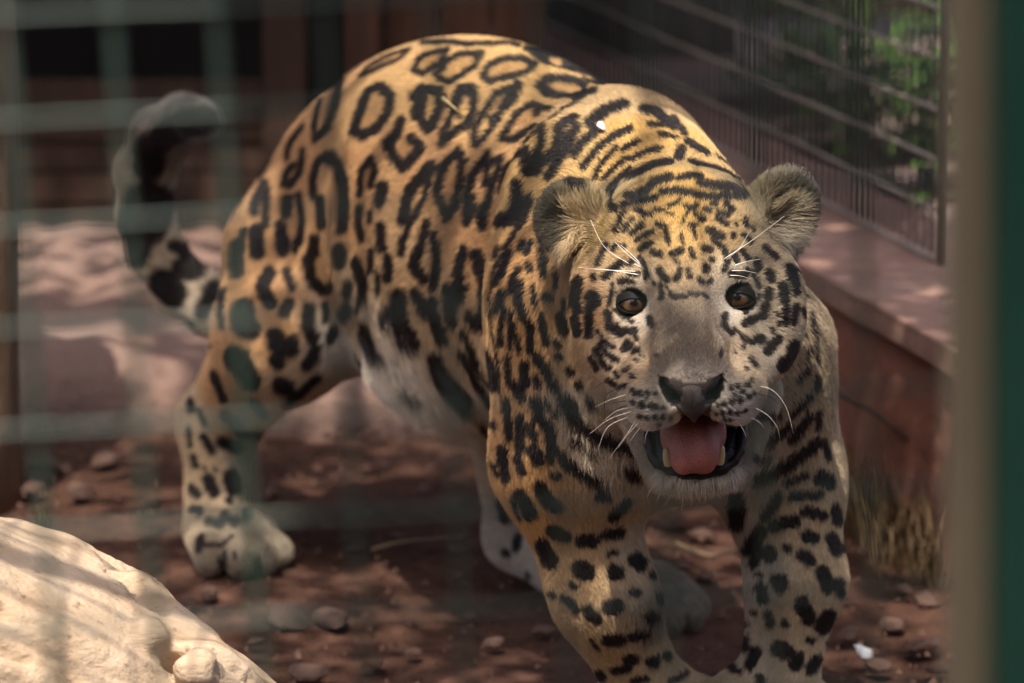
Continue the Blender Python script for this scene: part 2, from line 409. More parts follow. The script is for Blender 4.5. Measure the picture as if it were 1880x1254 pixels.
MARKS = [
 (.0047,0,[(-.215,4.3623,.5139),(-.1992,4.3502,.5291),(-.1789,4.3205,.5495)]),
 (.0047,0,[(-.2055,4.32,.5145),(-.2104,4.281,.4978),(-.2081,4.2516,.4874)]),
 (.0066,1,[(-.1834,4.3152,.538),(-.1869,4.2388,.5231),(-.1936,4.2185,.502),(-.207,4.2474,.4872)]),
 (.0047,0,[(-.1989,4.3449,.526),(-.184,4.3282,.538)]),
 (.0031,1,[(-.1586,4.2286,.5562),(-.1516,4.2411,.5637),(-.1348,4.2346,.5748),(-.1058,4.1817,.5904),(-.1144,4.1631,.5839),(-.137,4.1894,.5701),(-.1586,4.2286,.5562)]),
 (.0064,1,[(-.1538,4.1421,.5378),(-.1488,4.1562,.5502),(-.1354,4.1343,.5589),(-.1233,4.0894,.5548),(-.1246,4.0704,.5433),(-.1353,4.0702,.5255),(-.1524,4.0992,.5136),(-.1624,4.1265,.5129),(-.159,4.1346,.5244),(-.1538,4.1421,.5378)]),
 (.0063,1,[(-.1112,4.0334,.5384),(-.1155,4.0261,.5253),(-.1246,4.0347,.5159),(-.1159,4.0054,.5039),(-.1085,3.9875,.498),(-.0977,3.9775,.5103),(-.0898,3.9731,.5215),(-.0998,3.9964,.5265)]),
 (.0047,0,[(-.2254,4.3185,.4882),(-.2406,4.3342,.4666),(-.2429,4.3218,.4543)]),
 (.0049,1,[(-.2235,4.2769,.4683),(-.226,4.2654,.4475),(-.2384,4.2853,.429),(-.2458,4.2994,.4285),(-.2421,4.304,.441),(-.2349,4.2936,.4504)]),
 (.0037,0,[(-.2511,4.3874,.4676),(-.2629,4.388,.4462),(-.2745,4.3691,.4242)]),
 (.0061,1,[(-.2083,4.2047,.4336),(-.2086,4.2138,.4507),(-.2026,4.2079,.4684),(-.1901,4.1772,.4809)]),
 (.0076,1,[(-.19,4.1754,.4794),(-.1794,4.1368,.4748),(-.1729,4.1082,.4595),(-.1728,4.1009,.439),(-.1749,4.1035,.4166)]),
 (.007,0,[(-.1997,4.1781,.4327),(-.1987,4.1718,.4152),(-.1977,4.1679,.4085)]),
 (.0044,1,[(-.1551,4.0626,.4584),(-.1534,4.0705,.4805),(-.1421,4.0564,.4972),(-.1372,4.0381,.4877),(-.1417,4.0386,.4715)]),
 (.0077,0,[(-.1295,4.0133,.4741),(-.1322,4.0131,.4599)]),
 (.0039,0,[(-.1435,4.0309,.4371),(-.1435,4.0327,.4457)]),
 (.0054,0,[(-.155,4.0581,.4448),(-.1551,4.0552,.4255),(-.1523,4.0501,.4156)]),
 (.0068,0,[(-.2677,4.3351,.4223),(-.2786,4.3239,.4032),(-.2791,4.3145,.3952)]),
 (.0057,0,[(-.2651,4.3229,.4187),(-.2651,4.3036,.401),(-.2667,4.2937,.3837)]),
 (.0098,0,[(-.2764,4.2984,.3771),(-.2758,4.2844,.3579)]),
 (.0077,0,[(-.2402,4.2801,.4147),(-.242,4.2768,.402)]),
 (.0051,0,[(-.2277,4.2574,.4244),(-.2223,4.2396,.4049),(-.2258,4.2464,.3753)]),
 (.0082,0,[(-.2489,4.2788,.3864),(-.2465,4.2648,.3616)]),
 (.0057,0,[(-.2916,4.3139,.3742),(-.295,4.3032,.3543)]),
 (.0058,0,[(-.1312,4.0059,.4363),(-.1304,4.0028,.419)]),
 (.0072,0,[(-.0797,3.9447,.507),(-.1019,3.9635,.4775),(-.1072,3.9618,.4496)]),
 (.0041,1,[(-.0788,3.94,.5025),(-.0866,3.9359,.4753),(-.1008,3.95,.4465),(-.1082,3.9606,.4269)]),
 (.0076,0,[(-.2078,4.2039,.3851),(-.2082,4.2086,.3722)]),
 (.004,1,[(-.1005,4.0984,.5804),(-.0938,4.119,.5901),(-.0811,4.1148,.5961),(-.0657,4.1006,.6007),(-.0733,4.0711,.5915),(-.0892,4.0705,.5808),(-.1005,4.0984,.5804)]),
 (.0044,1,[(-.0746,4.0477,.5841),(-.0661,4.0649,.5941),(-.052,4.0672,.6009),(-.0306,4.0475,.6045),(-.0357,4.0203,.5969),(-.0478,4.014,.589),(-.0618,4.0141,.5802),(-.0727,4.0349,.5807),(-.0746,4.0477,.5841)]),
 (.0041,1,[(-.0285,3.9892,.5891),(-.0234,4.0062,.5971),(-.0095,4.0149,.6029),(.0097,4.0144,.6047),(.0235,3.9928,.6008),(.0131,3.9726,.595),(-.0059,3.9715,.5908),(-.0215,3.9759,.5866),(-.0285,3.9892,.5891)]),
 (.0057,1,[(.0284,3.9413,.5856),(.0337,3.9565,.5912),(.0492,3.962,.5913),(.0682,3.964,.5875),(.0779,3.8438,.5984),(.066,3.8316,.5943),(.0486,3.9084,.5819),(.0351,3.9282,.5824),(.0284,3.9413,.5856)]),
 (.0044,1,[(-.0916,4.188,.5965),(-.0653,4.1347,.6045),(-.0416,4.0937,.6076),(-.0238,4.0824,.6098),(-.0043,4.0875,.6099),(.0063,4.0763,.6096)]),
 (.0059,0,[(.0169,4.0578,.6079),(.0344,4.0475,.6047),(.0556,4.0555,.599)]),
 (.0077,0,[(.0569,4.0187,.5971),(.0764,4.0384,.589),(.0954,4.0199,.5811)]),
 (.0082,0,[(-.0957,4.0405,.5621),(-.0904,4.0403,.5675),(-.0933,4.0119,.5488)]),
 (.0058,1,[(-.0868,4.0377,.5696),(-.0723,4.0139,.5714),(-.0702,3.9907,.5608),(-.0787,3.9776,.5418)]),
 (.0058,0,[(-.0971,4.0226,.5507),(-.0877,3.994,.5428),(-.0822,3.9782,.5382)]),
 (.0067,0,[(-.0406,3.9795,.5783),(-.051,3.988,.5753),(-.0561,3.9732,.5635)]),
 (.0052,0,[(-.037,3.9702,.5762),(-.0368,3.9464,.5624),(-.0453,3.9374,.5482)]),
 (.0043,0,[(-.0561,3.9709,.5621),(-.0663,3.9578,.5414),(-.0697,3.9503,.5304)]),
 (.0048,0,[(-.0454,3.939,.5496),(-.0575,3.9438,.5402),(-.0687,3.9474,.5292)]),
 (.0026,0,[(-.0515,3.9514,.5529),(-.0525,3.9585,.557)]),
 (.0066,0,[(.0061,3.9516,.5859),(-.0007,3.9329,.5748),(-.0076,3.9274,.5687)]),
 (.0045,1,[(.0044,3.9494,.5844),(-.0145,3.9521,.5789),(-.0264,3.935,.5624),(-.0367,3.9245,.5467),(-.0366,3.9113,.535)]),
 (.0041,0,[(-.0076,3.9274,.5687),(-.0195,3.9086,.5492),(-.0331,3.9065,.5341)]),
 (.0026,0,[(-.0212,3.9229,.5573),(-.0161,3.9246,.5623)]),
 (.0044,1,[(.0362,3.8503,.5788),(.0214,3.9105,.5739),(.0078,3.9068,.5667),(-.0016,3.894,.555),(-.0092,3.8845,.5436),(.0043,3.855,.5484),(.0226,3.8257,.5649)]),
 (.0042,0,[(.0264,3.8957,.5736),(.0262,3.8623,.5719)]),
 (.005,1,[(-.0521,3.9219,.5264),(-.0676,3.9287,.5096),(-.0727,3.9195,.4851),(-.0639,3.8967,.4631),(-.0552,3.8899,.4765),(-.0501,3.897,.4994),(-.0485,3.9098,.518),(-.0521,3.9219,.5264)]),
 (.0047,1,[(-.0228,3.8866,.5287),(-.0381,3.8879,.5079),(-.0432,3.8798,.4869),(-.0431,3.8678,.4632)]),
 (.0047,0,[(-.038,3.8737,.488),(-.038,3.8651,.4723)]),
 (.006,0,[(-.0277,3.8522,.4815),(-.0277,3.8451,.4656)]),
 (.0047,0,[(-.0243,3.8604,.5023),(-.0227,3.8762,.5201),(-.0142,3.8666,.5269)]),
 (.0042,1,[(-.0091,3.857,.5302),(-.0159,3.8469,.508),(-.0192,3.8477,.5011),(-.0226,3.8447,.4845)]),
 (.004,0,[(.0091,3.7328,.5573),(-.0041,3.8318,.5242),(-.0091,3.8228,.5037)]),
 (.0062,0,[(.0042,3.712,.5295),(.0058,3.6917,.515),(-.0007,3.6882,.4992)]),
 (.0058,0,[(-.0088,3.719,.4969),(-.0105,3.7207,.4917),(-.0007,3.6853,.4981)]),
 (.0067,0,[(.0139,3.7171,.5582),(.0155,3.6974,.5451),(.0234,3.685,.5472)]),  # painted dark of the shoulder crease, mixed with rosette marks
 (.0045,0,[(.0219,3.6885,.5482),(.0259,3.696,.5633),(.0293,3.7152,.5799)]),
 (.0058,1,[(.0588,3.7429,.587),(.0445,3.7046,.5848),(.0434,3.6792,.5693),(.0314,3.6801,.5562)]),
 (.0021,0,[(.0691,3.8188,.5937),(.0491,3.8173,.5838),(.0286,3.733,.582),(.0123,3.7353,.5635)]),
 (.0053,1,[(.0606,3.7,.5855),(.0506,3.6738,.5702),(.0377,3.6651,.5489),(.0337,3.6665,.5446)]),
 (.0058,0,[(.017,3.6714,.5218),(.0121,3.6662,.5097),(.0073,3.6632,.5005)]),
 (.0031,0,[(.0057,3.661,.496),(-.0055,3.6565,.4773)]),
 (.0047,0,[(.0503,3.5367,.5612),(.061,3.5274,.5581)]),
 (.0052,0,[(-.0832,3.9227,.4549),(-.0886,3.9266,.4263)]),
 (.0038,0,[(-.0761,3.9098,.4451),(-.0744,3.905,.4303)]),
 (.0088,0,[(-.2988,4.3122,.3589),(-.2973,4.2842,.3336)]),
 (.0103,0,[(-.2756,4.2893,.3651),(-.2753,4.2831,.3568)]),
 (.0087,0,[(-.2462,4.2697,.3726),(-.2461,4.2665,.3656)]),
 (.0046,0,[(-.2303,4.2531,.3757),(-.2323,4.2531,.3643)]),
 (.0087,1,[(-.2608,4.2567,.3389),(-.2679,4.2463,.3257),(-.2616,4.2334,.315),(-.2586,4.2285,.3103)]),
 (.0057,0,[(-.2418,4.2509,.342),(-.2357,4.2376,.3256)]),
 (.0077,0,[(-.239,4.2273,.3106),(-.2434,4.2214,.3023)]),
 (.0071,0,[(-.2086,4.2085,.3765),(-.2143,4.2272,.3617)]),
 (.0079,0,[(-.2164,4.2314,.359),(-.2148,4.2319,.3381),(-.2031,4.2174,.3296)]),
 (.0064,0,[(-.1969,4.205,.3311),(-.1914,4.1852,.3388)]),
 (.0089,0,[(-.1779,4.1157,.3903),(-.1772,4.1189,.3787)]),
 (.0069,1,[(-.158,4.0668,.3886),(-.1543,4.0617,.3805),(-.1489,4.0554,.3691),(-.1513,4.0705,.3533)]),
 (.0067,0,[(-.1668,4.102,.3599),(-.1704,4.1209,.3469)]),
 (.0045,0,[(-.1534,4.0784,.3481),(-.16,4.1064,.3332)]),
 (.0076,0,[(-.1725,4.148,.3248),(-.1776,4.1807,.3097)]),
 (.0065,0,[(-.1878,4.2196,.2856),(-.1937,4.2237,.2733)]),
 (.0079,0,[(-.2167,4.2253,.3053),(-.2184,4.2187,.2877),(-.2129,4.2184,.2782)]),
 (.0054,0,[(-.1978,4.2192,.3103),(-.1971,4.2216,.2965)]),
 (.0052,0,[(-.312,4.2876,.3137),(-.3133,4.2631,.2976),(-.3112,4.243,.2826)]),
 (.0133,0,[(-.2879,4.2341,.3035),(-.2864,4.222,.287)]),
 (.0137,0,[(-.2846,4.2228,.2906),(-.2806,4.2186,.2858)]),
 (.0102,0,[(-.2533,4.211,.2798),(-.2515,4.209,.2707)]),
 (.0079,0,[(-.2349,4.2113,.274),(-.2349,4.2102,.2629),(-.2423,4.209,.2631)]),
 (.0092,0,[(-.2516,4.2083,.2538),(-.2498,4.2087,.2509)]),
 (.0133,0,[(-.2962,4.2221,.2546),(-.2896,4.2191,.2458),(-.2805,4.2196,.2304)]),
 (.0107,0,[(-.2469,4.217,.2252),(-.2424,4.2199,.2217)]),
 (.0067,0,[(-.2121,4.2181,.2593),(-.2206,4.2166,.2463)]),
 (.0057,0,[(-.2093,4.2189,.2686),(-.2113,4.2195,.2533)]),
 (.0052,0,[(-.2083,4.229,.2321),(-.2254,4.2315,.2143),(-.241,4.2406,.2008)]),
 (.0066,0,[(-.3243,4.2827,.2222),(-.3192,4.2864,.2058),(-.314,4.2908,.1932)]),
 (.0088,0,[(-.2777,4.256,.1934),(-.2717,4.2793,.1803)]),
 (.0084,0,[(-.3141,4.3144,.1683),(-.3033,4.3213,.1568)]),
 (.0056,0,[(-.2993,4.3445,.1396),(-.2865,4.3554,.137)]),
 (.0067,0,[(-.3233,4.355,.1272),(-.3063,4.3599,.122)]),
 (.0043,0,[(-.339,4.3592,.1281),(-.3351,4.3567,.1188)]),
 (.0084,1,[(-.1509,4.1033,.3173),(-.1518,4.1245,.2999),(-.1403,4.1043,.2912),(-.1326,4.09,.2887)]),
 (.0061,0,[(-.1616,4.1856,.2644),(-.1576,4.1769,.2606)]),
 (.0092,0,[(-.113,3.9814,.3676),(-.1116,3.9907,.3478),(-.1028,3.9873,.3306)]),
 (.0059,0,[(-.1266,4.0207,.347),(-.126,4.0289,.3363)]),
 (.0043,0,[(-.1124,4.0675,.2623),(-.0937,4.0349,.2641)]),
 (.0044,0,[(-.1404,4.0245,.4075),(-.1408,4.0298,.3867)]),
 (.0053,0,[(-.1235,3.9898,.4069),(-.1238,3.9953,.3845)]),
 (.0034,0,[(-.1332,4.0142,.3862),(-.1337,4.0244,.3644)]),
 (.0058,0,[(-.1318,4.0049,.4202),(-.1291,4.0006,.4138)]),
 (.0048,0,[(-.1086,3.962,.4299),(-.1096,3.9629,.4156)]),
 (.0024,0,[(-.3265,4.2729,.2571),(-.3249,4.2672,.258)]),
 (.0066,0,[(-.0909,3.9301,.4254),(-.0973,3.9412,.4074),(-.0866,3.9247,.3975)]),
 (.0057,0,[(-.074,3.9049,.4371),(-.0723,3.901,.4152),(-.076,3.9084,.3928)]),
 (.0061,0,[(-.0462,3.8645,.4378),(-.0514,3.8691,.4179),(-.0498,3.8696,.3866)]),
 (.0074,0,[(-.0333,3.846,.4361),(-.029,3.8375,.4206)]),
 (.0049,0,[(-.0274,3.8343,.4126),(-.0274,3.8392,.3755)]),
 (.0059,0,[(-.0394,3.8568,.3753),(-.0326,3.8489,.3666),(-.0258,3.8385,.3687)]),
 (.0024,0,[(-.0428,3.8575,.4037),(-.0424,3.857,.4012)]),
 (.0077,0,[(-.1113,3.9977,.3374),(-.1043,3.9971,.3231),(-.0969,3.981,.3247)]),
 (.0067,0,[(-.0958,3.9452,.3784),(-.0852,3.9333,.3631)]),
 (.0076,0,[(-.0761,3.9132,.376),(-.0728,3.9165,.356),(-.0659,3.9141,.3407)]),
 (.0061,0,[(-.061,3.8849,.3974),(-.0602,3.8868,.3796),(-.0569,3.8881,.3619)]),
 (.0043,0,[(-.0465,3.8747,.356),(-.0379,3.8701,.3395),(-.0329,3.8714,.3252)]),
 (.0062,0,[(-.0262,3.659,.3814),(-.0197,3.6556,.3656),(-.0149,3.6385,.3529)]),
 (.0087,1,[(-.0754,3.9542,.3126),(-.0669,3.964,.2926),(-.0529,3.9616,.2769),(-.0478,3.9665,.2687)]),
 (.0048,1,[(-.0485,3.8933,.3293),(-.0365,3.8932,.3082),(-.0263,3.9032,.2865),(-.0193,3.8847,.2784)]),
 (.0022,0,[(-.045,3.8856,.3327),(-.0295,3.8741,.3159),(-.0124,3.8698,.2958)]),
 (.0017,0,[(-.002,3.6553,.4822),(-.0148,3.6573,.4606),(-.0196,3.6457,.4351),(-.018,3.6408,.405),(-.0116,3.6276,.3783),(-.01,3.6282,.3454)]),  # long thin stroke paints the shade in the shoulder crease
 (.0031,0,[(-.0117,3.6851,.4749),(-.0149,3.678,.4664)]),
 (.0042,0,[(-.002,3.646,.4774),(-.0084,3.6352,.46),(-.0132,3.6363,.45)]),
 (.0038,0,[(.006,3.6173,.4667),(.0012,3.6163,.4572),(-.0004,3.6119,.4467)]),
 (.0038,0,[(.0108,3.6362,.489),(.0092,3.6317,.4834)]),
 (.0034,0,[(.0187,3.625,.4911),(.0139,3.6202,.4807)]),
 (.0046,0,[(.0147,3.6102,.4713),(.017,3.606,.4689)]),
 (.0044,0,[(.0281,3.6133,.4933),(.0281,3.6006,.4796),(.0296,3.5904,.4671)]),
 (.0024,0,[(.0328,3.5968,.4819),(.0331,3.5943,.4795)]),
 (.0048,0,[(.0075,3.6073,.4557),(.006,3.6027,.4421),(.0107,3.5952,.4258)]),
 (.0031,0,[(.0202,3.5941,.4551),(.0217,3.5878,.4403)]),
 (.0031,0,[(.0405,3.5782,.4695),(.0405,3.5736,.4592)]),
 (.0046,0,[(.0327,3.5798,.4491),(.0358,3.5758,.4483)]),
 (.0048,0,[(-.0083,3.6217,.4431),(-.0115,3.6236,.433)]),
 (.0034,0,[(-.0064,3.6151,.4299),(-.01,3.622,.4089),(-.01,3.6232,.3956)]),
 (.0026,0,[(-.0131,3.6284,.4385),(-.0148,3.6294,.4237)]),
 (.0029,0,[(-.0004,3.607,.4283),(-.0012,3.6102,.3935)]),
 (.0029,0,[(.0012,3.6058,.4188),(.0076,3.601,.3939)]),
 (.0041,0,[(.017,3.5902,.422),(.017,3.5922,.3957),(.0234,3.5873,.3903)]),
 (.0055,0,[(.0234,3.5873,.3903),(.0328,3.5806,.3789),(.0407,3.5757,.3654)]),
 (.0041,0,[(.0272,3.5818,.4319),(.0296,3.5801,.4177),(.032,3.5791,.4066)]),
 (.006,0,[(.0451,3.5629,.4341),(.0482,3.5602,.4235)]),
 (.0041,0,[(.0413,3.5705,.4093),(.0437,3.5681,.4074)]),
 (.0041,0,[(.0425,3.5714,.397),(.0453,3.5689,.3963)]),
 (.0041,0,[(.0531,3.5641,.3857),(.055,3.5628,.384)]),
 (.0041,0,[(.0617,3.5605,.3749),(.0633,3.5601,.3724)]),
 (.0038,1,[(-.0036,3.6144,.3845),(-.002,3.6138,.3617),(.0044,3.6056,.3521),(.0108,3.5984,.3489)]),
 (.005,0,[(.0115,3.598,.3815),(.0131,3.597,.3622)]),
 (.0038,0,[(.0218,3.5891,.3721),(.025,3.5867,.3629)]),
 (.0065,0,[(.0533,3.569,.3556),(.058,3.5681,.3428),(.0675,3.5658,.332)]),
 (.0061,0,[(.0218,3.5888,.3494),(.025,3.5855,.3339),(.0329,3.5798,.3304)]),
 (.0044,0,[(-.0052,3.6185,.3426),(-.002,3.6108,.3116)]),
 (.0053,0,[(.0076,3.6006,.3304),(.0092,3.5975,.3033)]),
 (.0044,0,[(.0155,3.5921,.3258),(.0203,3.5871,.3139)]),
 (.0066,0,[(.0195,3.5881,.3031),(.0219,3.5862,.3019)]),
 (.0053,0,[(-.0092,3.6209,.2968),(-.0076,3.6184,.2917)]),
 (.0038,0,[(.0581,3.5688,.3183),(.0629,3.5677,.3137)]),
 (.0044,0,[(.0704,3.5591,.361),(.0744,3.5589,.3562)]),
 (.005,0,[(-.0305,4.0023,.2315),(-.0279,4.1332,.1933)]),
 (.0038,0,[(-.0173,3.6454,.3158),(-.0157,3.6391,.3148)]),
 (.0067,0,[(-.3562,4.3761,.1694),(-.3562,4.3736,.162)]),
 (.0041,0,[(-.3459,4.353,.1648),(-.3402,4.352,.1521)]),
 (.0038,0,[(-.3597,4.3766,.1394),(-.3577,4.3716,.1207)]),
 (.0057,0,[(-.3431,4.3614,.1331),(-.3333,4.3561,.1185)]),
 (.0074,0,[(-.3215,4.3546,.1288),(-.3046,4.3609,.1213)]),
 (.0027,0,[(-.3411,4.3479,.1006),(-.3402,4.3464,.099)]),
 (.0027,0,[(-.3294,4.3455,.1002),(-.3283,4.3444,.0985)]),
 (.005,0,[(-.3543,4.3632,.1088),(-.3508,4.3542,.1011)]),
 (.0074,0,[(-.3363,4.3377,.0893),(-.33,4.3279,.0778)]),
 (.0061,0,[(-.3551,4.3416,.0784),(-.3486,4.3312,.0731)]),
 (.006,0,[(-.3528,4.3212,.0597),(-.3441,4.308,.0601)]),
 (.0054,0,[(-.3326,4.2804,.0564),(-.3186,4.2707,.056)]),
 (.0056,0,[(-.3155,4.2826,.0618),(-.3016,4.2726,.0585)]),
 (.009,0,[(-.3118,4.3465,.093),(-.3077,4.3397,.0789)]),
 (.0043,0,[(-.3134,4.3227,.0703),(-.3113,4.3193,.0681)]),
 (.0045,0,[(-.2934,4.294,.0628),(-.2908,4.2828,.0598)]),
 (.0049,0,[(-.3402,4.2649,.0428),(-.3413,4.2519,.0325)]),
 (.0027,0,[(-.3348,4.2548,.0377),(-.3177,4.2538,.036),(-.3045,4.2571,.0469)]),
 (.0033,0,[(-.3126,4.2486,.0315),(-.3138,4.2466,.0046)]),  # strokes from here paint shade into the hind toe gaps
 (.0029,0,[(-.2776,4.2474,.024),(-.2761,4.2502,.0095)]),
 (.0024,0,[(-.3194,4.2434,.0231),(-.3187,4.2438,.0191)]),
 (.0027,0,[(-.3016,4.2397,.0319),(-.3015,4.236,.027)]),
 (.0055,0,[(.002,3.6085,.3614),(.0086,3.6012,.3518)]),
 (.0062,0,[(.0228,3.5879,.348),(.0261,3.5845,.3353),(.0349,3.5785,.3277)]),
 (.0059,0,[(.0349,3.5785,.3277),(.0382,3.5758,.3103),(.0524,3.5717,.2932),(.07,3.5705,.2845),(.0833,3.575,.272)]),
 (.0038,0,[(.0331,3.5805,.3497),(.0348,3.5796,.3477)]),
 (.0036,0,[(.0403,3.5762,.3429),(.0418,3.5754,.3408)]),
 (.0044,0,[(-.0036,3.615,.3282),(-.0025,3.6114,.3086)]),
 (.0048,0,[(.0075,3.6006,.3293),(.0075,3.5991,.3002)]),
 (.0043,0,[(.0163,3.5914,.3269),(.0207,3.5871,.3144)]),
 (.0071,0,[(.0218,3.5863,.2999),(.024,3.5854,.2944)]),
 (.0039,0,[(.0338,3.5786,.3028),(.036,3.5782,.2939)]),
 (.0056,0,[(-.0091,3.6206,.2927),(-.0047,3.6153,.2711)]),
 (.0048,0,[(.0053,3.6014,.2928),(.0097,3.5992,.2796)]),
 (.0048,0,[(.0389,3.5788,.2829),(.042,3.5781,.2815)]),
 (.0067,0,[(.0479,3.5718,.3562),(.0588,3.5681,.3346),(.0829,3.5647,.3219),(.1027,3.5679,.3122),(.1178,3.5616,.307)]),
 (.0044,0,[(.0567,3.5691,.3186),(.0633,3.5677,.3134)]),
 (.0034,0,[(.0698,3.5672,.3078),(.0764,3.567,.3056)]),
 (.0059,0,[(.1052,3.5755,.2878),(.1143,3.5824,.2804)]),
 (.0072,0,[(.0075,3.608,.2569),(.0176,3.6107,.2379)]),
 (.0071,0,[(.0263,3.5896,.2684),(.0329,3.5931,.2539),(.0418,3.5921,.2495)]),
 (.0047,0,[(.0791,3.5798,.2618),(.0879,3.5821,.2601)]),
 (.0059,0,[(.0929,3.6012,.2381),(.106,3.5948,.2534)]),
 (.0072,0,[(.0376,3.6086,.2224),(.0487,3.6077,.2169)]),
 (.0066,0,[(.0643,3.6072,.2136),(.0754,3.6087,.212)]),
 (.0061,0,[(.0866,3.6112,.2171),(.1001,3.6182,.2187)]),
 (.0037,0,[(.0912,3.6125,.2002),(.0957,3.6144,.1997)]),
 (.0078,0,[(.0288,3.6228,.2048),(.0356,3.624,.1883)]),
 (.0096,0,[(.0633,3.6085,.1851),(.0689,3.6073,.1831)]),
 (.0078,0,[(.0945,3.6093,.183),(.0968,3.6099,.1817)]),
 (.0078,0,[(.1139,3.625,.1903),(.1185,3.6276,.185)]),
 (.0049,0,[(.1126,3.6127,.1618),(.1153,3.614,.16)]),
 (.0045,0,[(.0556,3.611,.1699),(.0578,3.6101,.1678)]),
 (.0046,0,[(.1367,3.6419,.1508),(.1385,3.6453,.1452)]),
 (.0045,0,[(.049,3.6163,.1557),(.0601,3.6103,.1458)]),
 (.0066,0,[(.0712,3.6056,.1471),(.0779,3.6053,.1379)]),
 (.0088,0,[(.0912,3.6038,.1499),(.0957,3.6045,.1509)]),
 (.0072,0,[(.1289,3.6263,.1347),(.1306,3.6286,.1324)]),
 (.0066,0,[(.0894,3.613,.116),(.1006,3.6143,.1156)]),
 (.0056,0,[(.1119,3.6168,.1183),(.1233,3.6244,.1185)]),
 (.006,0,[(.1078,3.6269,.0932),(.1146,3.6285,.0927)]),
 (.0067,0,[(.1307,3.6372,.0878),(.1342,3.6394,.0871)]),
 (.0046,0,[(.1448,3.6513,.0907),(.1472,3.6542,.0868)]),
 (.0049,0,[(.0968,3.634,.0805),(.108,3.6316,.0824)]),
 (.0055,0,[(.0825,3.651,.0719),(.0848,3.6514,.0683)]),
 (.0027,0,[(.0738,3.6176,.1135),(.0806,3.6205,.1056)]),
 (.0042,0,[(.1128,3.6362,.0681),(.1263,3.6369,.0714)]),
 (.0032,0,[(.1493,3.6462,.0651),(.1638,3.6666,.0672)]),
 (.0032,0,[(.1297,3.6388,.1727),(.1311,3.64,.1696)]),
 (.0057,0,[(-.0132,4.2097,.097),(-.0081,4.2202,.0755)]),
 (.0051,0,[(.0062,4.2216,.0564),(.0049,4.2214,.043)]),
 (.0051,0,[(-.0081,4.2316,.0354),(-.0055,4.2292,.0344)]),
 (.0065,0,[(.0179,3.9271,.1051),(.0288,3.9258,.0992)]),
 (.0037,0,[(.0169,4.2125,.0152),(.019,4.2111,.014)]),
 (.0043,0,[(.0211,4.2167,-.0003),(.0226,4.2124,-.0018)]),
 (.0037,0,[(.0257,3.6495,.1468),(.028,3.6502,.1455)]),
 (.0037,0,[(.0368,3.6317,.1548),(.039,3.6276,.1537)]),
 (.0032,0,[(-.0181,3.6392,.279),(-.0136,3.6293,.2699)]),
 (.0025,0,[(-.0002,3.6191,.2495),(.0076,3.6264,.2293)]),
 (.0045,0,[(.2746,3.6373,.3436),(.2585,3.627,.3277)]),
 (.0056,0,[(.2753,3.6423,.3219),(.2595,3.6355,.3028)]),
 (.0039,0,[(.2849,3.6526,.3241),(.2842,3.6555,.3096)]),
 (.0043,0,[(.2444,3.6166,.3324),(.2195,3.4667,.3627)]),
 (.0056,0,[(.2542,3.6271,.3163),(.2362,3.6206,.3041),(.2207,3.6197,.2998)]),
 (.0064,0,[(.2837,3.6593,.2926),(.2651,3.6475,.2816)]),
 (.0072,0,[(.2651,3.6475,.2816),(.2469,3.6417,.2715),(.2289,3.6388,.2653)]),
 (.0039,0,[(.291,3.6673,.293),(.2963,3.6742,.2751)]),
 (.0079,0,[(.2881,3.6666,.2584),(.2966,3.6731,.2521)]),
 (.0049,0,[(.2567,3.6514,.2575),(.2727,3.6569,.262)]),
 (.0036,0,[(.2119,3.4389,.3333),(.237,3.6295,.2859)]),
 (.0054,0,[(.2617,3.6556,.2437),(.2872,3.6655,.2424)]),
 (.006,0,[(.2481,3.6537,.2431),(.2374,3.6594,.223)]),
 (.0054,0,[(.2734,3.6586,.2279),(.2921,3.6667,.2211)]),
 (.0064,0,[(.3043,3.6784,.2251),(.3071,3.6835,.2121)]),
 (.0069,0,[(.2465,3.6583,.214),(.2644,3.6568,.2191)]),
 (.0079,0,[(.2097,3.6517,.2459),(.2137,3.6766,.2139)]),
 (.0077,0,[(.2334,3.6642,.2078),(.2251,3.6726,.1869)]),
 (.005,0,[(.2358,3.6619,.1897),(.2273,3.6683,.174)]),
 (.0064,0,[(.2423,3.658,.1908),(.2423,3.6562,.1842)]),
 (.0044,0,[(.2566,3.6535,.1943),(.2588,3.6528,.1936)]),
 (.0062,0,[(.2759,3.6571,.205),(.2828,3.6584,.2012)]),
 (.0069,0,[(.2995,3.6697,.1994),(.3054,3.6711,.1873)]),
 (.0073,0,[(.2723,3.6502,.187),(.2779,3.6493,.1826)]),
 (.0079,0,[(.2905,3.6488,.1699),(.2964,3.6497,.158)]),
 (.0061,0,[(.3066,3.6589,.1578),(.3083,3.6614,.1477)]),
 (.0032,0,[(.3153,3.6962,.1924),(.315,3.69,.1822)]),
 (.0079,0,[(.2498,3.6465,.1636),(.252,3.6449,.1593)]),
 (.0061,0,[(.2337,3.6569,.1537),(.237,3.6535,.1452)]),
 (.0037,0,[(.2319,3.6603,.1661),(.2332,3.6586,.1654)]),
 (.0079,0,[(.2712,3.6419,.1438),(.2785,3.6456,.1287)]),
 (.0092,0,[(.2975,3.6573,.1254),(.2931,3.6574,.116)]),
 (.005,0,[(.2405,3.652,.1293),(.2428,3.6515,.12)]),
 (.0045,0,[(.2176,3.6849,.1128),(.221,3.6844,.1118)]),
 (.0032,0,[(.2282,3.6656,.1282),(.2294,3.663,.128)]),
 (.004,0,[(.2553,3.6462,.1227),(.2567,3.6461,.1204)]),
 (.0045,0,[(.22,3.6834,.099),(.2218,3.674,.0899)]),
 (.0057,0,[(.2311,3.6582,.0922),(.2257,3.66,.0775)]),
 (.0089,0,[(.2519,3.6476,.0977),(.2569,3.6468,.0944)]),
 (.0073,0,[(.2679,3.6477,.0882),(.2657,3.6469,.0814)]),
 (.0073,0,[(.287,3.6601,.0822),(.2823,3.6559,.0763)]),
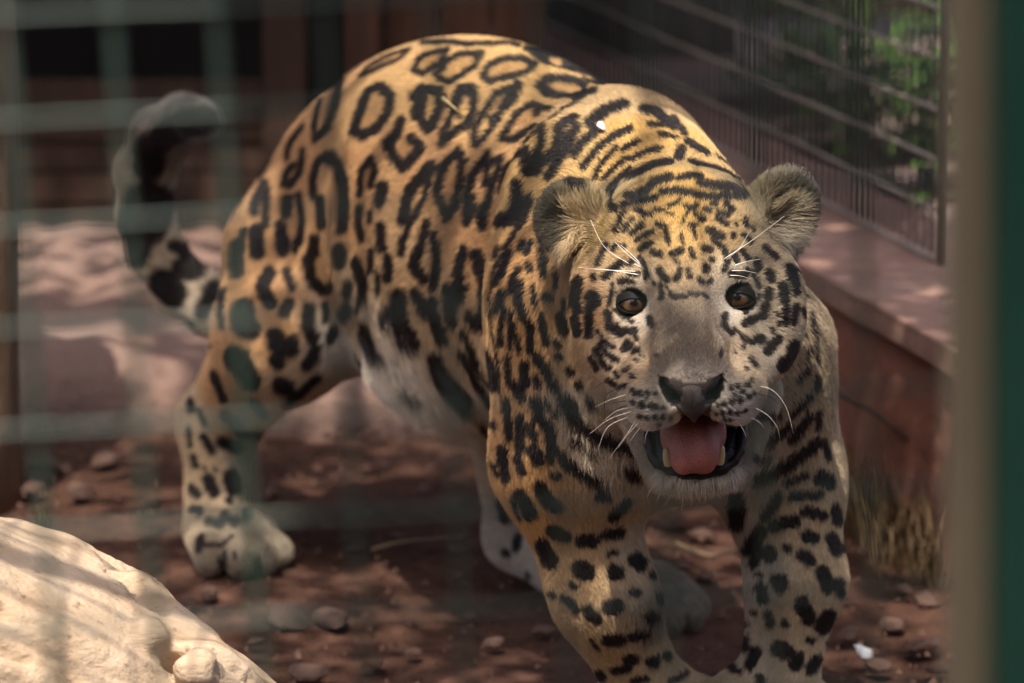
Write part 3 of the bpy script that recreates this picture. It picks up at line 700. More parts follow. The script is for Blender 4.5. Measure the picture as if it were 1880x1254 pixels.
 (.0042,0,[(.2781,3.6508,.1043),(.2812,3.6524,.1028)]),
 (.0037,0,[(.2995,3.6777,.0947),(.3022,3.6767,.0974)]),
 (.0028,0,[(.3066,3.6797,.0906),(.2998,3.6765,.0726)]),
 (.0046,0,[(.2069,3.6921,.0822),(.2094,3.692,.0656)]),
 (.005,0,[(.2331,3.6486,.0679),(.2353,3.6466,.0662)]),
 (.0037,0,[(.2141,3.6745,.0696),(.2161,3.6686,.069)]),
 (.0037,0,[(.0887,3.5042,.5458),(.0927,3.4809,.5453)]),
 (.0023,0,[(.0992,3.4659,.5457),(.0958,3.4653,.54)]),
 (.0028,0,[(.108,3.4572,.5484),(.1124,3.4547,.55)]),
 (.0034,0,[(.1157,3.4491,.5475),(.1201,3.4462,.5481)]),
 (.0028,0,[(.1246,3.4466,.5514),(.1302,3.4442,.5519)]),
 (.0024,0,[(.1359,3.4461,.5555),(.1427,3.4464,.5572),(.1462,3.4499,.5606)]),
 (.0038,0,[(.1307,3.4617,.5649),(.142,3.4596,.5664),(.1544,3.4579,.5655)]),
 (.0023,0,[(.1499,3.4441,.5559),(.1514,3.4436,.5552)]),
 (.0028,0,[(.1538,3.4418,.5534),(.1596,3.4446,.5552)]),
 (.0036,0,[(.1594,3.4389,.5494),(.165,3.4366,.5452)]),
 (.0036,0,[(.168,3.4437,.5522),(.1703,3.4431,.5507)]),
 (.0028,0,[(.1734,3.4505,.5559),(.1769,3.4524,.5556)]),
 (.0036,0,[(.1863,3.4582,.554),(.1908,3.4568,.5496)]),
 (.0027,0,[(.1778,3.4469,.5502),(.1871,3.4495,.5463)]),
 (.0032,0,[(.1776,3.4421,.5454),(.1857,3.4435,.5405)]),
 (.0024,0,[(.1546,3.4323,.5414),(.1592,3.4328,.5413)]),
 (.0022,0,[(.1569,3.4305,.5383),(.1584,3.4261,.5311)]),
 (.0015,0,[(.1538,3.4418,.5534),(.1503,3.4371,.5486),(.1462,3.4315,.5404),(.1466,3.4269,.5332),(.1476,3.4216,.5251)]),  # forehead crease: its shade painted as a dark stroke
 (.002,0,[(.1335,3.4413,.5501),(.1402,3.439,.5494)]),
 (.0037,0,[(.1266,3.4367,.5406),(.1288,3.4359,.5408)]),
 (.0019,0,[(.1333,3.4343,.541),(.1343,3.4282,.5319)]),
 (.0031,0,[(.1351,3.4264,.5293),(.1358,3.4255,.528)]),
 (.003,0,[(.1033,3.4471,.5306),(.1133,3.4437,.5393)]),
 (.0032,0,[(.1087,3.44,.5274),(.121,3.4359,.535)]),
 (.0034,0,[(.112,3.4331,.5195),(.1198,3.4309,.5256)]),
 (.0024,0,[(.0978,3.4544,.5316),(.1023,3.454,.5386),(.1068,3.4523,.5424)]),
 (.0022,0,[(.0912,3.4629,.53),(.0968,3.4624,.5394)]),
 (.0042,0,[(.123,3.425,.5187),(.1274,3.4225,.5178)]),
 (.0037,0,[(.1385,3.4193,.5186),(.1453,3.4194,.5209)]),
 (.0029,0,[(.1413,3.4155,.5131),(.1427,3.4144,.5118)]),
 (.0029,0,[(.1543,3.4198,.522),(.1564,3.4164,.5157)]),
 (.0045,0,[(.1668,3.4227,.5226),(.1702,3.4234,.5216)]),
 (.0036,0,[(.1693,3.4322,.5368),(.1819,3.4346,.5307)]),
 (.0029,0,[(.1738,3.4295,.5293),(.1829,3.4299,.5224)]),
 (.0027,0,[(.1914,3.4418,.5311),(.1925,3.4419,.5295)]),
 (.0024,0,[(.2025,3.4617,.5407),(.2048,3.4599,.5352)]),
 (.003,0,[(.2009,3.45,.529),(.208,3.4541,.5224)]),
 (.0022,0,[(.1942,3.4497,.5388),(.1951,3.4498,.5376)]),
 (.0039,0,[(.1278,3.4145,.5058),(.1283,3.4127,.5027)]),
 (.0037,0,[(.1305,3.4104,.4997),(.1338,3.4083,.4984)]),
 (.0033,0,[(.1445,3.41,.5055),(.1421,3.4061,.4995)]),
 (.0032,0,[(.1517,3.4095,.5056),(.1527,3.4057,.5007)]),
 (.0036,0,[(.1676,3.414,.5082),(.1676,3.412,.5052)]),
 (.0029,0,[(.1717,3.4183,.5137),(.1728,3.4176,.5123)]),
 (.0032,0,[(.1612,3.4062,.4994),(.1634,3.404,.4964)]),
 (.0028,0,[(.1697,3.4066,.4959),(.172,3.4089,.4978)]),
 (.002,0,[(.1225,3.4108,.4951),(.1229,3.41,.493)]),
 (.0024,0,[(.1282,3.4078,.4934),(.1286,3.4004,.4834)]),
 (.0019,0,[(.1335,3.404,.4924),(.1339,3.4032,.4914)]),
 (.003,0,[(.1369,3.3985,.4884),(.1412,3.3938,.4859),(.1489,3.3922,.4862)]),
 (.0026,0,[(.1535,3.395,.4891),(.1591,3.3949,.488)]),
 (.0023,0,[(.1637,3.3963,.4877),(.1676,3.3953,.485)]),
 (.0028,0,[(.1108,3.429,.5133),(.115,3.4188,.5061),(.116,3.4138,.4979)]),
 (.0032,0,[(.094,3.431,.4923),(.105,3.4204,.4932)]),
 (.0028,0,[(.1017,3.4262,.5001),(.1083,3.4194,.5003)]),
 (.0036,0,[(.0953,3.4402,.5066),(.0818,3.4422,.4935)]),
 (.0032,0,[(.1063,3.4312,.5106),(.1019,3.4324,.507)]),
 (.0029,0,[(.0911,3.4542,.5189),(.0888,3.4545,.5154)]),
 (.0024,0,[(.0971,3.4484,.5206),(.0982,3.4469,.5194)]),
 (.0029,0,[(.0834,3.4648,.5181),(.0742,3.4576,.5009)]),
 (.0029,0,[(.0712,3.4516,.4922),(.0727,3.4493,.491)]),
 (.0027,0,[(.184,3.4287,.5203),(.1859,3.4197,.5105),(.1829,3.4147,.5046)]),
 (.0033,0,[(.1892,3.4162,.502),(.2022,3.4273,.4987)]),
 (.0028,0,[(.2035,3.4306,.5027),(.2105,3.4338,.4963),(.2141,3.4341,.487)]),
 (.0039,0,[(.1921,3.4308,.5153),(.1942,3.428,.5112)]),
 (.0032,0,[(.1994,3.4407,.5169),(.2051,3.4396,.5102)]),
 (.0043,0,[(.2121,3.4428,.5061),(.2131,3.4398,.5021)]),
 (.0049,0,[(.2236,3.4435,.4967),(.2246,3.4414,.4925)]),
 (.0037,0,[(.2211,3.4622,.5151),(.2303,3.4619,.5071)]),
 (.0027,0,[(.209,3.4644,.5327),(.2103,3.4654,.531)]),
 (.0049,0,[(.2421,3.4656,.4971),(.2439,3.4576,.4893)]),
 (.0053,0,[(.2363,3.4444,.485),(.2373,3.4401,.4766)]),
 (.0039,0,[(.2222,3.4358,.4821),(.2221,3.434,.4767)]),
 (.0047,0,[(.0595,3.4654,.4857),(.0561,3.4629,.4676),(.0582,3.4549,.4611)]),
 (.007,0,[(.0699,3.4432,.475),(.0721,3.4404,.4733)]),
 (.0043,0,[(.0682,3.4415,.4673),(.0671,3.4405,.4559)]),
 (.0041,0,[(.0671,3.4402,.4536),(.0677,3.4386,.4424)]),
 (.004,0,[(.0561,3.46,.453),(.0583,3.4558,.4411)]),
 (.0023,0,[(.0873,3.4355,.4881),(.085,3.4331,.4713)]),
 (.0047,0,[(.0828,3.4317,.4635),(.085,3.4275,.454),(.0938,3.4163,.4494)]),
 (.0036,0,[(.0949,3.4159,.4506),(.1057,3.4017,.4547)]),
 (.0026,0,[(.0895,3.4309,.4671),(.0961,3.4233,.4618),(.1037,3.4102,.461)]),
 (.0021,0,[(.0749,3.4324,.4483),(.0783,3.4279,.4411),(.0893,3.4152,.4369)]),
 (.003,0,[(.0771,3.4275,.4366),(.0849,3.417,.4296),(.0913,3.4048,.4276)]),
 (.0032,0,[(.0738,3.4303,.4314),(.0794,3.4229,.4214),(.0848,3.4133,.4188)]),
 (.0024,0,[(.0902,3.4022,.4178),(.0923,3.3979,.4153)]),
 (.0027,0,[(.0695,3.4397,.4224),(.0751,3.4321,.4147)]),
 (.003,0,[(.0968,3.4022,.4374),(.1002,3.4023,.4454)]),
 (.0026,0,[(.1012,3.3975,.4396),(.1034,3.3973,.443)]),
 (.0024,0,[(.1068,3.3984,.4509),(.1078,3.3954,.448)]),
 (.0023,0,[(.1044,3.3928,.4371),(.1067,3.3929,.4405)]),
 (.0021,0,[(.1091,3.3904,.4405),(.1099,3.3894,.4396)]),
 (.0021,0,[(.1118,3.3867,.4371),(.1125,3.3859,.4363)]),
 (.0021,0,[(.1062,3.388,.4318),(.107,3.387,.4309)]),
 (.0023,0,[(.098,3.391,.4226),(.0988,3.3889,.4217)]),
 (.0021,0,[(.104,3.3754,.4203),(.1047,3.3717,.4197)]),
 (.0018,0,[(.1014,3.3891,.4259),(.1019,3.3876,.425)]),
 (.0019,0,[(.1231,3.3605,.4418),(.1237,3.3585,.4411)]),
 (.0026,0,[(.0839,3.4207,.4068),(.0913,3.3997,.4068),(.0974,3.3758,.411)]),
 (.0033,0,[(.1178,3.3973,.466),(.1193,3.3906,.4616)]),
 (.0029,0,[(.0482,3.56,.4503),(.0482,3.5589,.4434)]),
 (.0047,0,[(.245,3.4675,.4946),(.2478,3.4548,.4785)]),
 (.0053,0,[(.2356,3.4442,.4853),(.2365,3.4389,.4747)]),
 (.0039,0,[(.2388,3.4379,.468),(.2376,3.4337,.455)]),
 (.0039,0,[(.2474,3.4471,.4661),(.2449,3.4409,.4535)]),
 (.0029,0,[(.2539,3.4577,.4617),(.2687,3.6377,.4003)]),
 (.0025,0,[(.2563,3.4788,.4831),(.2707,3.6715,.4303)]),
 (.0022,0,[(.2761,3.6606,.4177),(.2792,3.6491,.4004),(.2816,3.6429,.3721)]),
 (.0042,0,[(.2203,3.432,.4704),(.2191,3.4291,.4629),(.2096,3.4214,.461),(.2008,3.4045,.4599)]),
 (.0027,0,[(.2146,3.4333,.4782),(.2026,3.419,.4673)]),
 (.0036,0,[(.2227,3.436,.4823),(.2238,3.4344,.4768)]),
 (.0023,0,[(.2304,3.4322,.464),(.2308,3.432,.4625)]),
 (.0028,0,[(.2253,3.4255,.4503),(.2264,3.4253,.4486)]),
 (.0023,0,[(.2315,3.43,.4552),(.2319,3.4298,.4535)]),
 (.0032,0,[(.197,3.3949,.4516),(.2062,3.3988,.445)]),
 (.0019,0,[(.1913,3.3952,.4584),(.2003,3.3941,.446)]),
 (.0047,0,[(.2124,3.4089,.4457),(.2155,3.4118,.444)]),
 (.005,0,[(.2304,3.4241,.4419),(.2205,3.4095,.4347)]),
 (.0068,0,[(.2452,3.4401,.4327),(.2417,3.4362,.4208),(.234,3.4227,.4191)]),
 (.0024,0,[(.2711,3.6354,.3885),(.2711,3.6335,.3803)]),
 (.0024,0,[(.2763,3.6407,.3899),(.275,3.6374,.382)]),
 (.0034,0,[(.2725,3.6335,.3705),(.2637,3.6263,.3598)]),
 (.004,0,[(.2818,3.6435,.3597),(.282,3.6443,.3496)]),
 (.0028,0,[(.2058,3.3887,.4323),(.2091,3.3872,.4269)]),
 (.0022,0,[(.1998,3.3742,.4268),(.2002,3.3714,.4263)]),
 (.002,0,[(.1925,3.3862,.4399),(.193,3.3859,.4392)]),
 (.002,0,[(.1989,3.3909,.4426),(.1995,3.3909,.4415)]),
 (.0023,0,[(.1783,3.3581,.4457),(.1769,3.3519,.4431)]),
 (.0033,0,[(.1828,3.3955,.4698),(.1819,3.3872,.4624),(.1888,3.3907,.4547)]),
 (.003,0,[(.1034,3.3536,.4117),(.1044,3.3514,.411)]),
 (.003,0,[(.1092,3.3459,.4123),(.1103,3.3444,.4115)]),
 (.0027,0,[(.1159,3.3411,.4141),(.1166,3.3406,.4137)]),
 (.0022,0,[(.1215,3.3376,.4132),(.1219,3.3373,.4128)]),
 (.0022,0,[(.1139,3.3404,.4086),(.1143,3.3399,.4083)]),
 (.0027,0,[(.103,3.3494,.4027),(.1036,3.3486,.4022)]),
 (.0033,0,[(.11,3.3422,.4027),(.1106,3.3413,.4022)]),
 (.0033,0,[(.1176,3.3377,.4025),(.1182,3.3375,.4019)]),
 (.0027,0,[(.1231,3.3363,.4027),(.1237,3.3363,.4023)]),
 (.0022,0,[(.1286,3.3359,.4017),(.1293,3.336,.4012)]),
 (.0025,0,[(.1091,3.3461,.3921),(.1097,3.3466,.3913)]),
 (.0027,0,[(.1145,3.3428,.3917),(.1152,3.343,.391)]),
 (.0027,0,[(.1219,3.3401,.3928),(.1226,3.3403,.3923)]),
 (.0025,0,[(.1282,3.3398,.3928),(.1289,3.3403,.3923)]),
 (.0018,0,[(.1345,3.3419,.3918),(.135,3.3428,.3911)]),
 (.0019,0,[(.1248,3.3469,.3844),(.1253,3.3478,.3837)]),
 (.0026,0,[(.1859,3.3397,.4188),(.1866,3.3396,.4183)]),
 (.003,0,[(.1924,3.3439,.4192),(.1931,3.3438,.4188)]),
 (.0029,0,[(.2,3.3498,.4184),(.2007,3.3504,.4178)]),
 (.0022,0,[(.204,3.3607,.42),(.2045,3.3606,.4196)]),
 (.0022,0,[(.1886,3.3379,.4126),(.1891,3.3379,.4121)]),
 (.0027,0,[(.1952,3.3419,.4145),(.1958,3.3419,.4141)]),
 (.0027,0,[(.2011,3.3443,.4095),(.2018,3.3447,.4089)]),
 (.0023,0,[(.2058,3.3505,.4103),(.2063,3.351,.4098)]),
 (.0022,0,[(.1752,3.337,.4043),(.1756,3.337,.4038)]),
 (.0026,0,[(.1806,3.3363,.4053),(.1812,3.3363,.4048)]),
 (.0027,0,[(.1864,3.3365,.4061),(.1871,3.3366,.4056)]),
 (.0031,0,[(.1932,3.3384,.4075),(.1943,3.3388,.4074)]),
 (.002,0,[(.1732,3.3431,.3944),(.1736,3.3434,.3938)]),
 (.0023,0,[(.1789,3.34,.396),(.1795,3.3402,.3955)]),
 (.0026,0,[(.1849,3.3385,.3971),(.1855,3.3387,.3966)]),
 (.0024,0,[(.1912,3.34,.3966),(.1923,3.3405,.3964)]),
 (.0023,0,[(.1974,3.3426,.3974),(.1985,3.3432,.3978)]),
 (.0018,0,[(.1807,3.3445,.3893),(.1812,3.345,.3887)]),
 (.0019,0,[(.1852,3.3449,.3888),(.1857,3.3455,.3882)]),
 (.0024,0,[(.1037,3.3755,.4199),(.1041,3.3725,.4194)]),
 (.0025,0,[(.098,3.3906,.4223),(.0984,3.3893,.4214)]),
 (.0024,0,[(.1999,3.3742,.4268),(.2003,3.3728,.4264)]),
 (.0035,0,[(.1029,3.574,.2906),(.1127,3.581,.2816)]),
 (.0069,0,[(.1055,3.7726,.5947),(.0879,3.7557,.591),(.0731,3.7095,.5872)]),
 (.0051,0,[(.0773,3.6883,.5828),(.0633,3.6714,.5732),(.0571,3.6628,.5653)]),
 (.0042,0,[(.1092,3.6854,.5856),(.0937,3.6721,.5807),(.0782,3.6567,.571),(.0659,3.6436,.5578)]),
 (.0035,0,[(.1157,3.646,.5803),(.1018,3.6344,.5746)]),
 (.0028,0,[(.0961,3.6444,.5745),(.0822,3.6312,.5629),(.0744,3.6111,.5496)]),
 (.0038,0,[(.1342,3.6128,.5789),(.1205,3.6067,.5761),(.1084,3.6005,.5711)]),
 (.0034,0,[(.1026,3.6077,.5699),(.0905,3.5997,.5606),(.0844,3.5937,.5541)]),
 (.0034,0,[(.1063,3.5782,.5657),(.0924,3.5547,.5532),(.0859,3.5274,.549)]),
 (.0047,0,[(.141,3.5553,.5756),(.1276,3.5529,.573),(.1127,3.5439,.567),(.1038,3.5406,.5616)]),
 (.0052,0,[(.1536,3.6123,.5782),(.15,3.5793,.5761)]),
 (.0064,0,[(.1252,3.7556,.5925),(.1389,3.7462,.5893),(.1482,3.7061,.5846)]),
 (.0038,0,[(.128,3.6984,.5874),(.1434,3.7005,.5855)]),
 (.0031,0,[(.1359,3.6632,.5837),(.1509,3.6585,.5814)]),
 (.005,0,[(.1612,3.6504,.5781),(.1699,3.6406,.5751),(.1772,3.6345,.5715)]),
 (.0043,0,[(.1528,3.7461,.5846),(.1597,3.6858,.5801)]),
 (.0042,0,[(.1603,3.5581,.5751),(.1748,3.5525,.5716),(.1906,3.5713,.5639),(.2032,3.5828,.5544)]),
 (.0026,0,[(.1889,3.6566,.5633),(.2039,3.6518,.5518),(.2106,3.532,.5572)]),
 (.0044,0,[(.1382,3.4824,.5745),(.1251,3.4806,.5705),(.1162,3.472,.5632),(.1036,3.4808,.5572)]),
 (.0036,0,[(.1452,3.4769,.574),(.1571,3.4845,.5756),(.1657,3.484,.5743)]),
 (.0046,0,[(.1652,3.4712,.5706),(.1829,3.4792,.5663),(.2021,3.5101,.5565)]),
 (.0036,0,[(.1244,3.4576,.5598),(.1103,3.4646,.5557),(.099,3.4731,.5498)]),
 (.0042,0,[(.1602,3.4551,.5632),(.1747,3.4586,.5611),(.1883,3.4696,.5592)]),
 (.004,0,[(.1952,3.477,.5576),(.2042,3.4949,.5536)]),
 (.0029,0,[(.0523,3.642,.5458),(.0609,3.5273,.558)]),
 (.0152,0,[(-.3521,4.5395,.4608),(-.3772,4.5406,.455),(-.4003,4.5471,.4372)]),
 (.0181,0,[(-.4132,4.5496,.4255),(-.4173,4.5605,.404)]),
 (.028,0,[(-.4191,4.5711,.3569),(-.4251,4.5696,.3316)]),
 (.0211,0,[(-.4297,4.5719,.3226),(-.4363,4.5788,.3013)]),
 (.0084,0,[(-.3912,4.5776,.3073),(-.3734,4.5991,.2946)]),
 (.0169,0,[(-.4025,4.5701,.2658),(-.3883,4.5656,.2524)]),
 (.0141,0,[(-.3801,4.5748,.2821),(-.3665,4.5796,.2783)]),
 (.0119,0,[(-.342,4.5486,.2615),(-.353,4.5403,.2375)]),
 (.0106,0,[(-.373,4.5764,.2128),(-.3641,4.5684,.2001)]),
]
COAT = [  # place, lie of the fur, length, colour
 ((.1503,3.3455,.4508),(0,.3042,.9526),.005,(.125,.095,.068)),
 ((.1512,3.3702,.4692),(0,.3042,.9526),.006,(.125,.095,.068)),
 ((.1319,3.3486,.4454),(-.286,.2915,.9128),.005,(.18,.13,.088)),
 ((.1713,3.3495,.4475),(.286,.2915,.9128),.005,(.18,.13,.088)),
 ((.1511,3.3274,.4301),(0,.4802,.8772),.004,(.25,.215,.18)),
 ((.1534,3.3943,.4881),(0,.3042,.9526),.0065,(.22,.155,.1)),
 ((.1478,3.4087,.5044),(0,.6234,.7819),.006,(.42,.28,.14)),
 ((.1482,3.4247,.53),(0,.7313,.6821),.0055,(.6,.38,.14)),
 ((.1487,3.4415,.5533),(0,.8387,.5446),.0055,(.6,.37,.11)),
 ((.1087,3.4378,.5228),(-.5367,.5862,.6069),.007,(.56,.37,.16)),
 ((.189,3.4377,.5276),(.5367,.5862,.6069),.007,(.5,.34,.16)),
 ((.09,3.4421,.5027),(-.7493,.5554,.3607),.01,(.54,.38,.2)),
 ((.2182,3.4484,.5063),(.7493,.5554,.3607),.01,(.46,.35,.22)),
 ((.106,3.4195,.4917),(-.2762,.4615,.843),.006,(.56,.45,.32)),
 ((.1929,3.4175,.4969),(.2762,.4615,.843),.006,(.5,.42,.31)),
 ((.114,3.399,.4623),(-.6931,.0496,-.7191),.006,(.66,.6,.52)),
 ((.1866,3.3988,.4681),(.6931,.0496,-.7191),.006,(.66,.6,.52)),
 ((.0969,3.4246,.4628),(-.9045,.2322,-.3576),.007,(.6,.5,.38)),
 ((.2104,3.4281,.4669),(.9045,.2322,-.3576),.007,(.55,.48,.37)),
 ((.1218,3.3963,.471),(0,-.2079,-.9781),.004,(.34,.25,.18)),
 ((.1789,3.3955,.4745),(0,-.2079,-.9781),.004,(.36,.3,.24)),
 ((.1219,3.3836,.4593),(0,-.2079,-.9781),.003,(.17,.11,.085)),
 ((.1799,3.3853,.4637),(0,-.2079,-.9781),.003,(.15,.1,.08)),
 ((.0805,3.4327,.4635),(-.9245,.3425,-.1673),.008,(.57,.33,.155)),
 ((.0595,3.4539,.4665),(-.8452,.4609,-.2708),.009,(.57,.33,.155)),
 ((.0896,3.4108,.4319),(-.7428,.2475,-.6221),.008,(.64,.49,.34)),
 ((.0692,3.4506,.4136),(-.7155,.3259,-.6179),.011,(.6,.44,.28)),
 ((.0882,3.5379,.3719),(-.5747,.1218,-.8093),.014,(.62,.5,.37)),
 ((.0984,3.3859,.4181),(-.7663,.1616,-.6219),.009,(.58,.42,.27)),
 ((.2272,3.4324,.4684),(.9245,.3425,-.1673),.008,(.48,.38,.26)),
 ((.2498,3.451,.4671),(.8452,.4609,-.2708),.009,(.5,.4,.28)),
 ((.2189,3.4056,.433),(.7428,.2475,-.6221),.008,(.58,.49,.38)),
 ((.2376,3.434,.4123),(.7155,.3259,-.6179),.011,(.48,.37,.25)),
 ((.2297,3.4913,.3824),(.5747,.1218,-.8093),.014,(.58,.49,.38)),
 ((.2082,3.382,.4238),(.7663,.1616,-.6219),.009,(.52,.41,.3)),
 ((.1108,3.3643,.4229),(-.8835,.2552,-.3929),.006,(.5,.35,.215)),
 ((.1954,3.3612,.426),(.8835,.2552,-.3929),.006,(.46,.345,.23)),
 ((.1134,3.3416,.4113),(-.9407,.2369,-.2427),.0032,(.52,.42,.31)),
 ((.1318,3.336,.4055),(-.8433,-.0065,-.5374),.0032,(.56,.48,.4)),
 ((.1205,3.3402,.3927),(-.8581,.0874,-.506),.0045,(.78,.73,.67)),
 ((.1432,3.3522,.3884),(-.3162,-.1972,-.928),.008,(.78,.73,.67)),
 ((.1044,3.3477,.4004),(-.9206,.2127,-.3276),.0036,(.58,.48,.37)),
 ((.192,3.3395,.4132),(.9407,.2369,-.2427),.0032,(.5,.42,.33)),
 ((.1712,3.3382,.4059),(.8433,-.0065,-.5374),.0032,(.56,.48,.4)),
 ((.1853,3.3405,.394),(.8581,.0874,-.506),.0045,(.78,.73,.67)),
 ((.1745,3.5728,.3371),(.3162,-.1972,-.928),.008,(.78,.73,.67)),
 ((.2031,3.3457,.4033),(.9206,.2127,-.3276),.0036,(.56,.48,.39)),
 ((.1609,3.3988,.3169),(0,-.012,-.9999),.013,(.58,.49,.37)),
 ((.1351,3.4071,.3192),(-.3651,-.0112,-.9309),.012,(.66,.58,.48)),
 ((.1887,3.4061,.3214),(.3651,-.0112,-.9309),.012,(.66,.58,.48)),
 ((.1193,3.4321,.3297),(-.5883,.0287,-.8081),.008,(.28,.23,.18)),
 ((.204,3.4281,.3331),(.5883,.0287,-.8081),.008,(.26,.215,.17)),
 ((.1039,3.565,.3227),(-.5883,.0287,-.8081),.01,(.34,.27,.2)),
 ((.2185,3.4593,.3527),(.5883,.0287,-.8081),.01,(.32,.26,.19)),
 ((.0292,3.5436,.5474),(-.53,.1763,.8295),.008,(.105,.087,.062)),
 ((.0532,3.529,.5573),(-.0995,.2069,.9733),.008,(.174,.136,.081)),
 ((.0772,3.5168,.5447),(.1925,.3883,.9012),.008,(.31,.223,.099)),
 ((.051,3.5386,.531),(-.8944,.093,.4374),.011,(.136,.115,.081)),
 ((.0365,3.5406,.5233),(-1,0,0),.009,(.105,.09,.065)),
 ((.0701,3.5222,.5315),(-.8909,-.4542,.0055),.018,(.672,.509,.282)),
 ((.0686,3.5166,.5154),(-.8422,-.4819,-.242),.017,(.542,.39,.228)),
 ((.0509,3.5293,.5056),(-.7071,-.147,-.6917),.008,(.043,.032,.025)),  # dark colour paints the shadow at the bottom of the ear
 ((.0814,3.4864,.5283),(-.9191,.0819,.3853),.012,(.36,.248,.099)),
 ((.2643,3.54,.5628),(.6508,.1579,.7427),.008,(.068,.059,.046)),
 ((.2394,3.5312,.5702),(-.1961,.2039,.9592),.008,(.118,.102,.071)),
 ((.2174,3.5241,.5557),(-.2822,.3796,.881),.008,(.211,.161,.087)),
 ((.25,3.5393,.5408),(.9363,.073,.3435),.011,(.087,.074,.062)),
 ((.2679,3.5364,.5339),(1,0,0),.009,(.093,.068,.05)),
 ((.2302,3.5327,.537),(.8805,-.394,.2638),.018,(.309,.249,.155)),
 ((.2353,3.5314,.5151),(.8393,-.5142,-.1767),.016,(.229,.195,.148)),
 ((.2574,3.5343,.5071),(.4472,-.186,-.8749),.009,(.161,.105,.056)),
 ((.2421,3.5217,.5021),(.848,-.1102,-.5184),.014,(.31,.279,.236)),
 ((.1471,3.4633,.5687),(0,.7734,.6339),.006,(.6,.37,.11)),
 ((.1039,3.6176,.5721),(-.5721,.6051,.5537),.0065,(.6,.37,.12)),
 ((.0723,3.6412,.5606),(-.6092,.7014,.3699),.0065,(.58,.38,.15)),
 ((.1861,3.5766,.5665),(.1818,.7036,.6869),.0065,(.5,.33,.14)),
 ((.1306,3.6764,.5853),(-.4472,.6737,.5883),.0065,(.6,.37,.12)),
 ((.1083,3.7782,.5952),(-.5449,.8262,.1427),.008,(.6,.42,.22)),
 ((.0327,3.9963,.6006),(-.7809,.611,-.1299),.008,(.62,.4,.16)),
 ((-.0496,4.0503,.5985),(-.7809,.611,-.1299),.008,(.62,.4,.17)),
 ((-.1356,4.1461,.5623),(-.8305,.4356,-.3473),.008,(.6,.39,.18)),
 ((-.0215,3.9356,.5659),(-.8805,.394,-.2638),.008,(.6,.385,.165)),
 ((-.0755,3.941,.5106),(-.8148,.3675,-.4483),.008,(.57,.33,.155)),
 ((-.1622,4.0807,.459),(-.7428,.2475,-.6221),.008,(.57,.33,.155)),
 ((-.223,4.2945,.4814),(-.6312,.3098,-.7111),.008,(.57,.33,.155)),
 ((-.0211,3.8372,.4746),(-.8148,.3675,-.4483),.008,(.57,.33,.155)),
 ((-.1034,3.9537,.3983),(-.7807,.2804,-.5584),.008,(.59,.39,.21)),
 ((-.2586,4.2759,.3655),(-.2762,.0787,-.9579),.008,(.57,.33,.155)),
 ((-.1959,4.1851,.3532),(-.5051,.1284,-.8535),.008,(.57,.33,.155)),
 ((-.2866,4.2426,.3123),(-.1925,-.0118,-.9812),.008,(.57,.33,.155)),
 ((-.2443,4.2107,.2772),(-.4444,-.0761,-.8926),.008,(.57,.33,.155)),
 ((-.3145,4.2831,.2012),(-.1961,-.2039,-.9592),.007,(.57,.33,.155)),
 ((-.222,4.2204,.2333),(-.7071,-.147,-.6917),.009,(.6,.45,.3)),
 ((-.1956,4.2253,.2621),(-.4472,-.186,-.8749),.014,(.66,.6,.52)),
 ((-.1484,4.1309,.2824),(-.3763,-.5441,-.7499),.034,(.68,.58,.47)),
 ((-.1123,4.059,.2748),(-.2683,-.5359,-.8005),.04,(.66,.55,.43)),
 ((-.0716,3.9793,.2867),(-.1881,-.4716,-.8615),.034,(.64,.51,.38)),
 ((-.0329,3.9523,.2646),(-.0995,-.2069,-.9733),.014,(.6,.46,.32)),
 ((-.1657,4.1419,.3151),(-.5185,.0304,-.8546),.012,(.6,.43,.26)),
 ((-.0761,3.9343,.3356),(-.398,.0085,-.9173),.014,(.6,.43,.26)),
 ((-.3419,4.3516,.1051),(0,-.2079,-.9781),.007,(.58,.42,.25)),
 ((-.3033,4.3624,.1025),(.0995,-.2069,-.9733),.007,(.52,.43,.33)),
 ((-.3327,4.3001,.0622),(0,-.2079,-.9781),.006,(.52,.39,.25)),
 ((-.3319,4.2421,.0282),(0,-.4802,-.8772),.006,(.27,.21,.15)),
 ((-.2905,4.2436,.0339),(.0953,-.478,-.8732),.006,(.27,.215,.155)),
 ((-.2619,4.2609,.0323),(.2762,-.4615,-.843),.008,(.28,.23,.17)),
 ((-.029,4.1783,.1594),(0,-.2079,-.9781),.008,(.58,.47,.34)),
 ((0,4.2255,.0326),(.53,-.1763,-.8295),.008,(.52,.45,.37)),
 ((.1636,4.0256,.0338),(.3162,-.1972,-.928),.009,(.19,.155,.115)),
 ((.1325,3.6327,.1234),(.3162,-.1972,-.928),.009,(.19,.155,.115)),
 ((.01,3.6187,.4736),(-.4082,.2296,-.8835),.007,(.55,.315,.135)),
 ((.0198,3.5888,.4087),(-.1925,-.0118,-.9812),.007,(.55,.315,.135)),
 ((.0352,3.6739,.5552),(-.647,.4153,-.6395),.007,(.58,.38,.16)),
 ((0,3.6082,.3124),(-.0995,-.2069,-.9733),.007,(.55,.315,.135)),
 ((.0541,3.5571,.4054),(-.3419,.0334,-.9391),.009,(.57,.4,.23)),
 ((.0691,3.5618,.3539),(.0976,-.012,-.9952),.014,(.6,.48,.35)),
 ((.0892,3.5663,.3122),(.286,-.105,-.9525),.016,(.62,.51,.39)),
 ((.025,3.5883,.2761),(0,-.2079,-.9781),.007,(.55,.315,.135)),
 ((.0296,3.5807,.4407),(-.1881,.0805,-.9788),.007,(.55,.315,.135)),
 ((.0226,3.6092,.2346),(.1961,-.2039,-.9592),.006,(.55,.315,.135)),
 ((.0803,3.597,.2378),(.1961,-.2039,-.9592),.007,(.52,.375,.225)),
